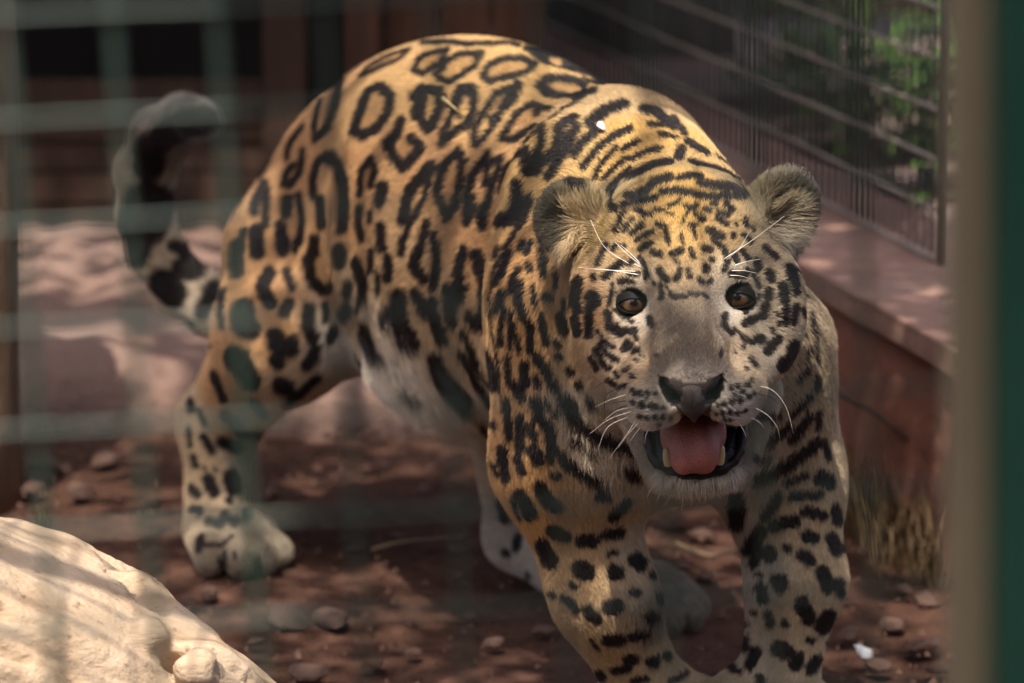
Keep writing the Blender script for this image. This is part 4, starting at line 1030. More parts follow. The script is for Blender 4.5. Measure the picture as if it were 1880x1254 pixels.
 ((.0706,3.607,.1832),(.2873,-.1991,-.9369),.0055,(.54,.36,.19)),
 ((.1113,3.6195,.185),(.2873,-.1991,-.9369),.007,(.55,.42,.28)),
 ((.1069,3.6237,.0996),(.286,-.2915,-.9128),.0055,(.53,.365,.2)),
 ((.1382,3.6432,.0938),(.2873,-.1991,-.9369),.006,(.53,.39,.24)),
 ((.2503,3.6157,.3621),(.398,.0085,-.9173),.01,(.34,.255,.16)),
 ((.2707,3.644,.304),(.1952,-.1074,-.9749),.008,(.38,.285,.18)),
 ((.2322,3.6297,.2814),(-.1952,-.1074,-.9749),.012,(.48,.4,.3)),
 ((.2071,3.6699,.2295),(-.286,-.105,-.9525),.014,(.52,.46,.38)),
 ((.216,3.4594,.3576),(.286,-.105,-.9525),.012,(.4,.32,.22)),
 ((.26,3.6566,.2224),(0,-.2079,-.9781),.007,(.5,.38,.235)),
 ((.2968,3.6644,.194),(0,-.2079,-.9781),.006,(.48,.36,.22)),
 ((.2329,3.6588,.1637),(-.1961,-.2039,-.9592),.007,(.6,.53,.45)),
 ((.2652,3.6417,.1473),(0,-.2079,-.9781),.0055,(.51,.395,.25)),
 ((.2361,3.6528,.0857),(-.0995,-.2069,-.9733),.006,(.54,.46,.36)),
 ((.2716,3.6487,.0922),(-.099,-.3027,-.9479),.0055,(.5,.385,.24)),
 ((-.3506,4.5415,.2488),(-.9285,.0772,.3633),.011,(.58,.47,.34)),
 ((-.3963,4.5698,.2783),(-.7071,.147,.6917),.012,(.58,.47,.34)),
 ((-.4207,4.5707,.3229),(-.2873,.1991,.9369),.012,(.56,.45,.33)),
 ((-.4246,4.5695,.3741),(0,.2079,.9781),.015,(.36,.29,.22)),
 ((-.4104,4.5485,.4345),(.3714,.193,.9082),.015,(.17,.14,.12)),
 ((-.372,4.5406,.4609),(.9806,.0408,.1918),.015,(.17,.15,.135)),
 ((-.3503,4.5402,.4609),(.9578,-.0597,-.2811),.012,(.19,.165,.15)),
 ((.1285,3.3861,.4707),(-.1952,.2984,.9343),.005,(.19,.137,.09)),
 ((.1705,3.3857,.4746),(.1952,.2984,.9343),.005,(.19,.14,.095)),
 ((.1056,3.3994,.4512),(-.7663,.1616,-.6219),.007,(.55,.38,.22)),
 ((.1971,3.3988,.4571),(.7663,.1616,-.6219),.007,(.5,.38,.25)),
 ((.1279,3.3674,.4556),(-.1952,.2984,.9343),.005,(.165,.123,.085)),
 ((.1695,3.3633,.4588),(.1952,.2984,.9343),.005,(.165,.123,.085)),
 ((.1168,3.3794,.4339),(-.7276,.3736,-.5753),.005,(.42,.3,.19)),
 ((.1894,3.3814,.4359),(.7276,.3736,-.5753),.005,(.4,.3,.2)),
 ((.1357,3.6355,.0509),(.1961,-.2039,-.9592),.005,(.5,.36,.21)),
 ((.1228,3.6306,.0337),(.1826,-.547,-.817),.005,(.46,.35,.22)),
 ((.1534,3.6282,.0345),(.1826,-.547,-.817),.005,(.46,.35,.22)),
 ((.2407,3.6364,.0506),(0,-.2079,-.9781),.005,(.5,.38,.24)),
 ((.2247,3.6235,.0359),(0,-.5563,-.831),.005,(.46,.36,.24)),
 ((.2605,3.623,.0361),(0,-.5563,-.831),.005,(.46,.36,.24)),
]
WHISKERS = [
 (0,[(.0981,3.3629,.4069),(.0842,3.3649,.4017),(.071,3.3709,.394)]),
 (0,[(.1018,3.3545,.3938),(.083,3.3565,.3864),(.0665,3.3625,.3724)]),
 (0,[(.1001,3.3705,.3855),(.0823,3.3725,.3758),(.0736,3.3785,.3537)]),
 (0,[(.1059,3.3578,.385),(.0955,3.3598,.3685),(.0829,3.3658,.3492)]),
 (0,[(.1081,3.3574,.3834),(.0988,3.3594,.372),(.0912,3.3654,.3591)]),
 (0,[(.1107,3.3675,.3776),(.1058,3.3695,.3708),(.1015,3.3755,.363)]),
 (0,[(.1175,3.355,.38),(.1143,3.357,.3715),(.114,3.363,.3632)]),
 (1,[(.0988,3.3704,.4124),(.0811,3.3724,.4046),(.0796,3.3784,.3837),(.0815,3.3844,.3759)]),
 (1,[(.0986,3.359,.4021),(.0875,3.361,.4003),(.0776,3.367,.3961)]),
 (1,[(.0986,3.3591,.3984),(.0875,3.3611,.3934),(.081,3.3671,.3863)]),
 (0,[(.0997,3.3578,.3964),(.0886,3.3598,.3926),(.0788,3.3658,.3831)]),
 (1,[(.0949,3.3925,.4161),(.0804,3.3945,.4111),(.0716,3.4005,.404)]),
 (0,[(.2102,3.3654,.4141),(.2238,3.3674,.4091),(.2355,3.3734,.3929),(.2425,3.3794,.3685)]),
 (0,[(.2075,3.3547,.3971),(.2189,3.3567,.3898),(.2272,3.3627,.3781),(.23,3.3687,.367)]),
 (0,[(.2033,3.3569,.3887),(.2113,3.3589,.3836),(.2162,3.3649,.3771)]),
 (0,[(.2071,3.4561,.3597),(.2142,3.4581,.3498),(.2217,3.4641,.3348)]),
 (0,[(.193,3.3509,.3855),(.1976,3.3529,.3782),(.2009,3.3589,.3699)]),
 (1,[(.2099,3.3588,.4088),(.2212,3.3608,.4049),(.2283,3.3668,.3978)]),
 (0,[(.2106,3.4561,.3586),(.2154,3.4581,.351),(.2192,3.4641,.3461)]),
 (0,[(.22,3.3984,.4194),(.2236,3.4004,.4121),(.2263,3.4064,.4073)]),
 (0,[(.1019,3.4324,.507),(.0804,3.4344,.5215),(.068,3.4404,.5445)]),
 (0,[(.1117,3.4222,.5078),(.0993,3.4242,.5177),(.0893,3.4302,.5269)]),
 (0,[(.1106,3.4246,.5096),(.1016,3.4266,.5184),(.0939,3.4326,.5241)]),
 (0,[(.1072,3.4215,.5027),(.0825,3.4235,.5035),(.0566,3.4295,.5046)]),
 (0,[(.1094,3.4185,.5004),(.0959,3.4205,.5023),(.0769,3.4265,.5041)]),
 (0,[(.1128,3.4197,.506),(.1061,3.4217,.509),(.104,3.4277,.5056)]),
 (0,[(.1029,3.4244,.4867),(.1052,3.4264,.492),(.1099,3.4324,.4926)]),
 (0,[(.1825,3.4207,.5132),(.2083,3.4227,.5306),(.2355,3.4287,.5501)]),
 (0,[(.1848,3.4213,.5125),(.1972,3.4233,.5236),(.2064,3.4293,.5385)]),
 (0,[(.1917,3.4215,.5079),(.203,3.4235,.511),(.2157,3.4295,.5121)]),
 (0,[(.1892,3.4172,.5042),(.2006,3.4192,.5038),(.2122,3.4252,.5003)]),
 (0,[(.188,3.4152,.5005),(.1971,3.4172,.4996),(.2054,3.4232,.4961)]),
 (0,[(.1269,3.4177,.3161),(.1213,3.4197,.3086),(.1182,3.4257,.3)]),
 (0,[(.1349,3.4162,.3107),(.1293,3.4182,.3043),(.1261,3.4242,.2969)]),
 (0,[(.1418,3.4171,.3081),(.1373,3.4191,.3005),(.1331,3.4251,.2919)]),
 (0,[(.1506,3.412,.3082),(.1491,3.414,.3006),(.1483,3.42,.2897)]),
 (0,[(.1563,3.4123,.3075),(.1567,3.4143,.3017),(.1574,3.4203,.2943)]),
 (0,[(.1619,3.4098,.3087),(.1632,3.4118,.3047),(.1641,3.4178,.2985)]),
 (0,[(.1676,3.4098,.3093),(.1689,3.4118,.3036),(.1686,3.4178,.2973)]),
 (0,[(.1755,3.4088,.3113),(.1802,3.4108,.3061),(.1828,3.4168,.3011)]),
 (0,[(.1454,3.4232,.3054),(.1444,3.4252,.3013),(.1436,3.4312,.2939)]),
]

# ------------------------------------------------------------------ the setting
def make_ground():
    xs = np.r_[-60, -30, -12, -6, -3, -1.8, np.arange(-1.2, 1.2, .014), 1.8, 3, 6, 12, 30, 60]
    ys = np.r_[-60, -20, -6, 0, 1.5, 2.6, np.arange(3.0, 5.3, .014), 6, 7, 9, 14, 30, 90]
    X, Y = np.meshgrid(xs, ys, indexing='ij'); P = np.stack([X, Y, 0*X], -1)
    z = .014*fbm(P, 5, 4) + .006*np.maximum(fbm(P+9, 34, 3), 0) - .008
    z = np.where((np.abs(X) > 1.3) | (Y < 2.9) | (Y > 5.25), -.012, z)
    for px, py in ((-.3067, 4.3006), (.1377, 3.683), (.2442, 3.683), (.1456, 4.0722)):
        k = np.exp(-((X-px)**2+(Y-py)**2)/.09**2); z = z*(1-k) + .004*k
    V = np.stack([X, Y, z], -1).reshape(-1, 3); n, m = len(xs), len(ys)
    I = np.arange(n*m).reshape(n, m)
    F = np.stack([I[:-1, :-1], I[1:, :-1], I[1:, 1:], I[:-1, 1:]], -1).reshape(-1, 4)
    tag(link('ground', mesh_np('ground', V, F), M['soil']), kind='structure')
make_ground()
def make_ledge():
    xs = np.arange(-2.2, .62, .02); prof = [(0, -.03), (.0, .02), (.012, .055), (.04, .078), (.09, .086), (.2, .09), (.45, .092), (.85, .095), (1.1, .095)]
    pr = np.array(prof); K = np.arange(len(prof)); X, I = np.meshgrid(xs, K, indexing='ij'); dy, z = pr[I, 0], pr[I, 1]
    p = np.stack([X, 4.98+dy, z], -1); n1, n2 = fbm(p, 6, 4), fbm(p+5, 22, 3)
    V = np.stack([X, 4.98+.05*X+dy+np.where(I < 6, .045*n1+.02*n2, 0), z+np.where(I > 0, .012*n1+.012*n2, 0)], -1).reshape(-1, 3)
    m = len(prof); F = [(i*m+k, (i+1)*m+k, (i+1)*m+k+1, i*m+k+1) for i in range(len(xs)-1) for k in range(m-1)]
    tag(link('earth_ledge', mesh('earth_ledge', V, F), M['ledge']), kind='structure')
make_ledge()

# ------------------------------------------------------------------ den at the back
den = tag(empty('den', (-.9, 5.9, .08)), 'dark timber animal den with a black opening behind the ledge', 'den')
def part(name, me, m, parent): return under(link(name, me, m), parent)
for k in range(5):
    z0 = .085+k*.046
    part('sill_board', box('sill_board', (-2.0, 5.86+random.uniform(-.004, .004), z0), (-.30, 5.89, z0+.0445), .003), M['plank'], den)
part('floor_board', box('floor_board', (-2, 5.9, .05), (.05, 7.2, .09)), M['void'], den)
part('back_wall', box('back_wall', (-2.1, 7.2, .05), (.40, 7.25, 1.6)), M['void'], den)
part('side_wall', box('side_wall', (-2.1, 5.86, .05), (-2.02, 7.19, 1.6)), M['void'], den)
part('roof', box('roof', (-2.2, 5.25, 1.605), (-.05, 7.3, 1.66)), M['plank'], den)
part('roof', box('roof', (-.046, 4.42, 1.605), (.36, 7.3, 1.66)), M['plank'], den)  # unseen roof piece added to shade the low wall's top
part('post', box('post', (-.365, 5.84, .09), (-.30, 5.90, 1.6), .006), M['plank'], den)
part('post', box('post', (-.245, 5.84, .09), (-.19, 5.90, 1.6), .006), M['plank2'], den)
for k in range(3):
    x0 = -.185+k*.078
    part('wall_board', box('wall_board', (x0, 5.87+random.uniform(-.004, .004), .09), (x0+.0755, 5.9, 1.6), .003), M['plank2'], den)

# ------------------------------------------------------------------ low wall on the right and its mesh
WD = Vector((-.254, .967, 0)).normalized(); WN = Vector((.967, .254, 0)).normalized()   # along, outward
WP = Vector((.43, 4.49, 0))
lw = tag(empty('low_wall', WP), 'low red painted masonry wall carrying a wire mesh screen', 'wall')
def wall_block(name, a0, a1, d0, d1, z0, z1, m, rough=.006, n=60):
    bm = bmesh.new(); bmesh.ops.create_cube(bm, size=1)
    bmesh.ops.subdivide_edges(bm, edges=bm.edges[:], cuts=26, use_grid_fill=True)
    for v in bm.verts:
        p = WP + WD*(a0+(a1-a0)*(v.co.x+.5)) + WN*(d0+(d1-d0)*(v.co.y+.5)); v.co = (p.x, p.y, z0+(z1-z0)*(v.co.z+.5))
    Q = np.array([v.co for v in bm.verts]); e = fbm(Q, 9, 4)*rough + fbm(Q+7, 40, 2)*rough*.4
    for v, k in zip(bm.verts, e):
        if (v.co-WP).dot(WN) < (d0+d1)/2: v.co -= WN*float(k)
        if v.co.z > (z0+z1)/2: v.co.z += float(k)*.4
    for f in bm.faces: f.smooth = True
    me = bpy.data.meshes.new(name); bm.to_mesh(me); bm.free(); return part(name, me, m, lw)
wall_block('wall_face', -.35, 2.5, 0, .24, -.03, .222, M['wall'], .009)
wall_block('coping', -.36, 2.52, -.012, .25, .2225, .252, M['walltop'], .006)
# mesh screen standing on the wall
scr = tag(empty('mesh_screen', WP+WN*.147), 'dark square wire mesh screen standing on the low red wall', 'mesh screen')
SB = WP + WN*.147 + Vector((0, 0, .262))
def straight(a, b, r, n=2, wob=0):
    a, b = Vector(a), Vector(b); pts = []
    for i in range(n):
        t = i/(n-1); p = a.lerp(b, t)
        if wob and 0 < i < n-1: p = p + Vector((random.uniform(-wob, wob), random.uniform(-wob, wob), random.uniform(-wob, wob)))
        pts.append(p)
    return tube('wire', pts, r, 6)
a_lo, a_hi = .235, 2.2
nv = int((a_hi-a_lo)/.026)
for k in range(nv+1):
    p = SB + WD*(a_lo+k*.026)
    part('upright_wire', straight(p, p+Vector((random.uniform(-.002, .002), 0, .62)), .0026, 4, .0008), M['steel2'], scr)
for k in range(11):
    z = Vector((0, 0, -.004+k*.0605))
    part('cross_wire', straight(SB+WD*a_lo+z-WN*.0045, SB+WD*a_hi+z-WN*.0045, .0030, 8, .0015), M['steel'], scr)
part('end_bar', straight(SB+WD*(a_lo-.012)-Vector((0, 0, .01)), SB+WD*(a_lo-.012)+Vector((0, 0, .64)), .006, 3), M['steel2'], scr)
# beyond the screen
yq = [WP+WN*d+WD*a for d, a in ((.262, -.3), (2.6, -.3), (2.6, 3.2), (.262, 3.2))]
yf = mesh('yard_floor', [(p.x, p.y, z) for z in (.02, .16) for p in yq], [(0, 3, 2, 1), (4, 5, 6, 7), (0, 1, 5, 4), (1, 2, 6, 5), (2, 3, 7, 6), (3, 0, 4, 7)], False)
tag(link('yard_floor', yf, M['concrete']), kind='structure')
bw = tag(empty('yard_wall', (1.2, 7.4, 0)), 'dark board wall beyond the mesh screen', 'wall')
for k in range(16):
    x0 = .40+k*.14
    part('wall_board', box('wall_board', (x0, 7.42, .2), (x0+.136, 7.46, 2.0), .003), M['plank'], bw)

def leafy(name, base, h, n, spread, label, group, lsz=.05, mname='leaf', cat='plant'):
    root = tag(empty(name, base), label, cat, group); v, f = [], []
    sv, sf = [], []
    for i in range(n):
        a = random.uniform(0, 6.283); r = spread*math.sqrt(random.random()); z = h*random.random()**.8
        p = Vector(base)+Vector((r*math.cos(a), r*math.sin(a), z))
        d = Vector((math.cos(a), math.sin(a), random.uniform(-.2, .9))).normalized(); s = d.cross(Vector((0, 0, 1))).normalized()
        L = lsz*random.uniform(.6, 1.3); wd = L*.28; up = Vector((0, 0, 1)); j = len(v)
        v += [p, p+d*L*.5+s*wd+up*.004, p+d*L-up*L*.15, p+d*L*.5-s*wd+up*.004, p+d*L*.5+up*L*.05]
        f += [(j, j+1, j+4), (j+1, j+2, j+4), (j+2, j+3, j+4), (j+3, j, j+4)]
    part('foliage', mesh('foliage', v, f, False), M[mname], root)
    part('stem', tube('stem', [Vector(base), Vector(base)+Vector((.01, 0, h*.8))], [.006, .002], 5), M['twig'], root)
for (x, y, h, n, s, lb) in ((.66, 5.75, .20, 320, .10, 'leafy green plant close behind the wire mesh screen'), (.52, 6.1, .18, 320, .11, 'low green plant between the mesh screen and the den'), (.74, 6.2, .2, 320, .13, 'broad green plant standing out on the pink yard floor'), (.50, 6.6, .25, 320, .13, 'taller green plant before the dark board wall')):
    leafy('leafy_plant', (x, y, .16), h, n, s, lb, 'plants beyond the mesh screen')

# ------------------------------------------------------------------ the near mesh and its post
fm_ = tag(empty('wire_mesh_fence', (0, 1.65, 0)), 'green coated square wire mesh fence out of focus in front of the jaguar', 'fence')
FO = Vector((-.1583,1.65,.8252)); ang = rad(2.9)
FX = Vector((math.cos(ang), 0, math.sin(ang))); FZ = Vector((-math.sin(ang), 0, math.cos(ang)))
PITCH = .0437
far_wires = bmesh.new()
def fence_wire(a, b, show, r):
    pts = [Vector(a).lerp(Vector(b), t/24) for t in range(25)]
    pts = [p+Vector((random.uniform(-1, 1), random.uniform(-1, 1), random.uniform(-1, 1)))*.0007 for p in pts]
    me = tube('wire', pts, r, 8)
    if show: part('wire', me, M['wire'], fm_)
    else:
        far_wires.from_mesh(me); bpy.data.meshes.remove(me)
for k in range(-24, 10):
    p = FO+FX*PITCH*k+Vector((0, .004, 0)); fence_wire(p-FZ*.62, p+FZ*1.3, -2 <= k <= 8, .0024 if k < 2 else .0019)
for k in range(-12, 27):
    p = FO+FZ*PITCH*k; fence_wire(p-FX*1.1, p+FX*.42, -5 <= k <= 4, .0014)
me = bpy.data.meshes.new('wire_rest'); far_wires.to_mesh(me); far_wires.free()
tag(part('wire_rest', me, M['wire'], fm_), kind='stuff')
gp = tag(empty('gate_post', (.26, 1.62, 0)), 'green painted steel post with a tan strip along its edge', 'post')
tilt = Matrix.Shear('XY', 3, (0, 0)) if False else None
def lean(me, k=-.022):
    for v in me.vertices: v.co.x += k*(v.co.z-.75)
    return me
part('steel_post', lean(box('steel_post', (.1983, 1.58, -.02), (.32, 1.68, 2.3), .006)), M['post'], gp)
part('tan_strip', lean(box('tan_strip', (.1808, 1.605, -.02), (.1981, 1.635, 2.3), .003)), M['tan_strip'], gp)  # narrow tan strip along the left edge of the post
# unseen mesh added above the fallen trunk to cast striped shadow
sm = tag(empty('shadow_mesh', (-.55, 2.7, 1.35)), 'added unseen green wire mesh casting striped shadow on the fallen trunk', 'roof')
sw = bmesh.new()
for k in range(24):
    me = straight((-1.15+k*.05, 2.1, 1.35), (-1.15+k*.05+.05, 3.2, 1.38), .0022); sw.from_mesh(me); bpy.data.meshes.remove(me)
for k in range(28):
    me = straight((-1.15, 2.1+k*.04, 1.356), (.02, 2.1+k*.04+.05, 1.356), .0022); sw.from_mesh(me); bpy.data.meshes.remove(me)
me = bpy.data.meshes.new('wire_rest'); sw.to_mesh(me); sw.free()
tag(part('wire_rest', me, M['wire'], sm), kind='stuff')
part('rail', straight((-1.2, 2.52, 1.33), (.02, 2.96, 1.33), .013), M['post'], sm)  # added bar, casts the bold shadow on the trunk
for x, y in ((-1.15, 2.15), (-1.15, 3.15)): part('leg', straight((x, y, -.02), (x, y, 1.35), .015), M['post'], sm)

# ------------------------------------------------------------------ the fallen trunk
def make_log():
    ax = [np.array(p) for p in ((-.5766,3.22,.1573), (-.4641,3.28,.0803), (-.3502,3.33,-.0106), (-.2212,3.36,-.1375))]
    R = [.215, .215, .205, .19]
    adds = [('cone', .05, ax[i], ax[i+1], R[i], R[i+1]) for i in range(3)]
    adds.append(('cone', .04, (-.3168,3.3,.2335), (-.2726,3.26,.1997), .018, .03))
    adds.append(('cone', .03, (-.4146,3.3,.2956), (-.3271,3.29,.2483), .012, .018))
    adds.append(('cone', .03, (-.2537,3.22,.1951), (-.2147,3.24,.151), .03, .03))
    adds.append(('cone', .012, (-.262, 3.235, .185), (-.258, 3.185, .218), .020, .017))       # broken branch stub
    adds.append(('cone', .012, (-.305, 3.25, .20), (-.300, 3.215, .236), .016, .014))
    subs = [('cone', .006, (-.281, 3.225, .19), (-.279, 3.19, .235), .010, .015), ('cone', .005, (-.270, 3.20, .17), (-.262, 3.175, .196), .007, .011),
            ('cone', .006, (-.345, 3.20, .262), (-.30, 3.19, .236), .002, .006), ('cone', .004, (-.24, 3.18, .215), (-.222, 3.178, .20), .004, .007)]
    v, f = surface_net(adds, subs, np.array([-.75, 2.85, -.06]), np.array([.06, 3.75, .5]), .0055)
    v, f = keep_biggest(v, f)
    d = ax[2]-ax[1]; d = d/np.linalg.norm(d)
    e1 = np.cross(d, [0, 0, 1]); e1 /= np.linalg.norm(e1); e2 = np.cross(d, e1)
    q = np.stack([v@d*.22, v@e1, v@e2], 1)
    n = np.zeros_like(v); fn = np.cross(v[f[:, 2]]-v[f[:, 0]], v[f[:, 3]]-v[f[:, 1]])
    for k in range(4): np.add.at(n, f[:, k], fn)
    n /= np.linalg.norm(n, axis=1, keepdims=True)+1e-9
    h = .011*fbm(q, 9, 4) + .006*fbm(q+3, 42, 3) - .010*np.clip(1-np.abs(fbm(q+8, 14, 3))*14, 0, 1)*(fbm(v+2, 5, 2) > .05)
    return mesh_np('fallen_trunk', v+n*h[:, None], f)
def log_mat():
    m, nt, b = mat('bleached_wood'); v = coords(nt)
    mp = nt.nodes.new('ShaderNodeMapping'); mp.inputs['Rotation'].default_value = (0, rad(30), rad(-8)); mp.inputs['Scale'].default_value = (1.0, 7, 7)
    nt.links.new(v, mp.inputs[0])
    c = ramp(nt, noise(nt, mp.outputs[0], 3.5, 9, .6, .6), [(.30, (.28, .18, .105)), (.46, (.48, .345, .23)), (.75, (.60, .47, .345))])
    d = ramp(nt, noise(nt, v, 60, 5, .7), [(.30, (.25, .18, .12)), (.40, (1, 1, 1))])
    nt.links.new(mix(nt, c, d, .7, 'MULTIPLY'), b.inputs['Base Color'])
    b.inputs['Roughness'].default_value = .75; b.inputs['Specular IOR Level'].default_value = .25
    n1 = bump(nt, b, noise(nt, mp.outputs[0], 12, 8, .6, .15), .6, .010); bump(nt, b, noise(nt, v, 120, 5, .6), .4, .002, n1); return m
tag(link('fallen_trunk', make_log(), log_mat()), 'pale bleached fallen tree trunk with a knot hole in full sun', 'log')

# ------------------------------------------------------------------ tree at the left, its unseen crown added to shade the jaguar
tree = tag(empty('shade_tree', (-.70, 4.65, 0)), 'sunlit tree trunk at the edge of the enclosure with an added unseen crown shading the jaguar', 'tree')
part('trunk', tube('trunk', spline([(-.695, 4.65, -.05), (-.70, 4.66, .8), (-.95, 4.5, 1.6), (-.8, 4.3, 2.3), (-.3, 3.9, 2.9)], 26), list(np.linspace(.115, .05, 26)), 14), M['bark'], tree)
def make_crown():  # leaves set along sun rays for shade, gaps left over lit patches
    lit = [(np.array(p), r) for p, r in (((-.055,4.0424,.5941), .13), ((.0216,3.9554,.5901), .10), ((.0953,3.6715,.581), .11), ((.1382,3.4782,.5734), .09), ((.146,3.4304,.5386), .06), ((-.1243,4.1475,.5735), .06))]
    S = np.array(SUN); v, f = [], []
    n = 5400
    T = np.stack([RNG.uniform(-.52, 1.1, n), RNG.uniform(3.25, 5.45, n), RNG.uniform(.1, .6, n)], 1)
    T[3400:, 0] = RNG.uniform(.28, 1.0, n-3400); T[3400:, 1] = RNG.uniform(4.2, 5.5, n-3400)
    T[:760, 0] = RNG.uniform(-.95, -.1, 760); T[:760, 1] = RNG.uniform(4.7, 6.0, 760); T[:760, 2] = .1
    T[760:1300, 0] = RNG.uniform(-.45, .3, 540); T[760:1300, 1] = RNG.uniform(3.7, 4.8, 540); T[760:1300, 2] = .02
    D = RNG.uniform(2.1, 3.6, n)
    P = T - S*D[:, None]
    for i in range(n):
        p = P[i]; skip = False
        for c, r in lit:
            q = p-c; q = q - S*(q@S)
            if np.linalg.norm(q) < r*1.0+.03: skip = RNG.random() < .93
            if skip: break
        q = p-np.array([-.36, 3.27, .2]); q = q-S*(q@S)
        if skip or np.linalg.norm(q) < .34: continue
        d = RNG.normal(size=3); d[2] -= .3; d /= np.linalg.norm(d); s = np.cross(d, RNG.normal(size=3)); s /= np.linalg.norm(s); u = np.cross(d, s)
        L = RNG.uniform(.05, .10); wd = L*.30; j = len(v)
        v += [p, p+d*L*.5+s*wd+u*.006, p+d*L, p+d*L*.5-s*wd+u*.006]; f += [(j, j+1, j+2), (j, j+2, j+3)]
    return mesh('crown', v, f, False)
part('crown', make_crown(), M['leaf'], tree)

# unseen timber roof, added to shade the right part of the near fence
vr = tag(empty('shade_roof', (0, .6, 2.2)), 'added unseen timber roof shading the right part of the near fence', 'roof')
for k in range(9):
    y0 = -.05+k*.2
    part('roof_board', box('roof_board', (-.30, y0, 2.2), (1.5, y0+.196, 2.225), .003), M['plank'], vr)
for x in (-.25, 1.4): part('post', box('post', (x-.04, -.03, -.02), (x+.04, .05, 2.199), .004), M['plank'], vr)

# leafy screen behind the camera, added to cut low frontal light
hd = tag(empty('light_screen', (0, -2.6, 0)), 'added unseen leafy screen behind the camera dimming the frontal light', 'light_screen')
def light_screen():
    bm = bmesh.new(); bmesh.ops.create_grid(bm, x_segments=90, y_segments=36, size=.5)
    for v in bm.verts: v.co = Vector((v.co.x*11, -2.6, (v.co.y+.5)*3.3))
    Q = np.array([v.co for v in bm.verts]); e = fbm(Q, 3, 5)
    for v, k in zip(bm.verts, e): v.co.y += float(k)*.35
    me = bpy.data.meshes.new('foliage'); bm.to_mesh(me); bm.free(); return me
part('foliage', light_screen(), M['leaf'], hd)

# ------------------------------------------------------------------ loose things on the ground
def stone_mesh(seed, sq=.6):
    rs = random.Random(seed); bm = bmesh.new(); bmesh.ops.create_icosphere(bm, subdivisions=2, radius=1)
    cuts = [Vector((rs.uniform(-1, 1), rs.uniform(-1, 1), rs.uniform(-.3, 1))).normalized() for _ in range(7)]
    for v in bm.verts:
        for c in cuts:
            e = v.co.dot(c)-rs.uniform(.62, .7)
            if e > 0: v.co -= c*e
        v.co *= rs.uniform(.94, 1.06); v.co.z *= sq
    me = bpy.data.meshes.new('stone'); bm.to_mesh(me); bm.free(); return me
SM = [stone_mesh(i) for i in range(6)]
STONES = [(-.2347,4.0825,.026),(-.1887,4.0784,.022),(-.2076,3.8844,.022),(-.0196,3.9971,.012),(-.3252,4.1845,.014),(-.3133,4.4915,.012),(-.3435,4.1564,.012),(-.177,4.3704,.01),(-.1299,4.4302,.009),(.4193,3.9812,.02),(.3988,4.0619,.016),(.4425,4.1564,.017),(.4233,4.1998,.012),(.3507,4.0312,.012),(.3685,3.913,.016),(.4308,3.9034,.014),(.188,4.4915,.018),(.2164,4.4302,.016),(.1864,4.3006,.012),(-.5097,4.6324,.02),(-.562,4.754,.022),(-.5001,4.7959,.02),(-.5693,4.6456,.018),(-.4224,4.5932,.012),(-.2839,4.6324,.012),(-.1596,4.7819,.01),(-.1035,4.6456,.011),(-.0611,4.3704,.009),(-.1002,3.9614,.01),(.034,4.0414,.012),(-.046,4.1034,.008),(-.264,4.0011,.009),(-.1378,3.9226,.011),(.2143,4.2553,.014)]
for i, (x, y, r) in enumerate(STONES):
    o = link('stone', SM[i % 6], M['stone']); o.location = (x, y, r*.18); o.scale = (r*random.uniform(1, 1.5), r*random.uniform(.8, 1.1), r*random.uniform(.6, .9)); o.rotation_euler = (random.uniform(-.2, .2), random.uniform(-.2, .2), random.uniform(0, 6))
    where = 'beside the fallen trunk' if x < -.05 and y < 4.05 else 'by the foot of the red wall' if x > .3 else 'below the pink earth ledge' if y > 4.45 and x < -.25 else 'between the legs of the jaguar' if x > .08 else 'behind the paws of the jaguar'
    tag(o, 'small dusty stone half sunk in the soil '+where, 'stone', 'stones '+where)
def make_grit():
    v, f = [], []
    for i in range(1800):
        x, y = RNG.uniform(-.75, .8), RNG.uniform(3.6, 5.0); r = RNG.uniform(.0012, .0042)*(1 if RNG.random() < .9 else 1.7); z = .002+r*.3; j = len(v)
        a = RNG.uniform(0, 6.28); 
        for k in range(5): t = a+k*1.2566; q = r*RNG.uniform(.7, 1.3); v.append((x+q*math.cos(t), y+q*math.sin(t), z-r*.6))
        v.append((x+RNG.uniform(-.3, .3)*r, y, z+r*RNG.uniform(.4, .9)))
        f += [(j+k, j+(k+1) % 5, j+5) for k in range(5)]
    tag(link('grit', mesh('grit', v, f, False), M['clod']), 'loose grit and clods scattered over the red soil', 'grit', kind='stuff')
make_grit()
def lying(name, pts, r, m, label, cat, group=None):
    tag(link(name, tube(name, spline(pts, 8), list(np.linspace(r, r*.4, 8)), 6), M[m]), label, cat, group)
lying('twig', [(-.1579,4.3479,.006), (-.1218,4.3608,.012), (-.0554,4.4074,.006)], .0035, 'twig', 'thin dry twig lying on the soil behind the front paw', 'twig')
lying('twig', [(.1828,4.364,.008), (.2164,4.3022,.012), (.2486,4.3404,.008)], .004, 'twig', 'short dry stick on the soil between the front legs', 'twig')
lying('iron_rod', [Vector((.4628,4.4,.2495)), Vector((.4641,4.4,.1623)), Vector((.4639,4.4,.0586))], .004, 'rust', 'thin rusty iron rod standing upright against the red wall', 'rod')
lying('branch_shadow', [Vector((.3677,4.5,.1554)), Vector((.4091,4.47,.1368)), Vector((.4564,4.41,.1097))], .0045, 'rust', 'dark strip standing in for a branch shadow across the red wall', 'branch shadow')  # dark strip modelled where only a branch shadow crosses the wall
lying('straw', [Vector((-.0698,3.9888,.5688)), Vector((-.0552,3.9564,.5626))], .0016, 'straw', 'bit of straw caught in the fur of the flank', 'straw')
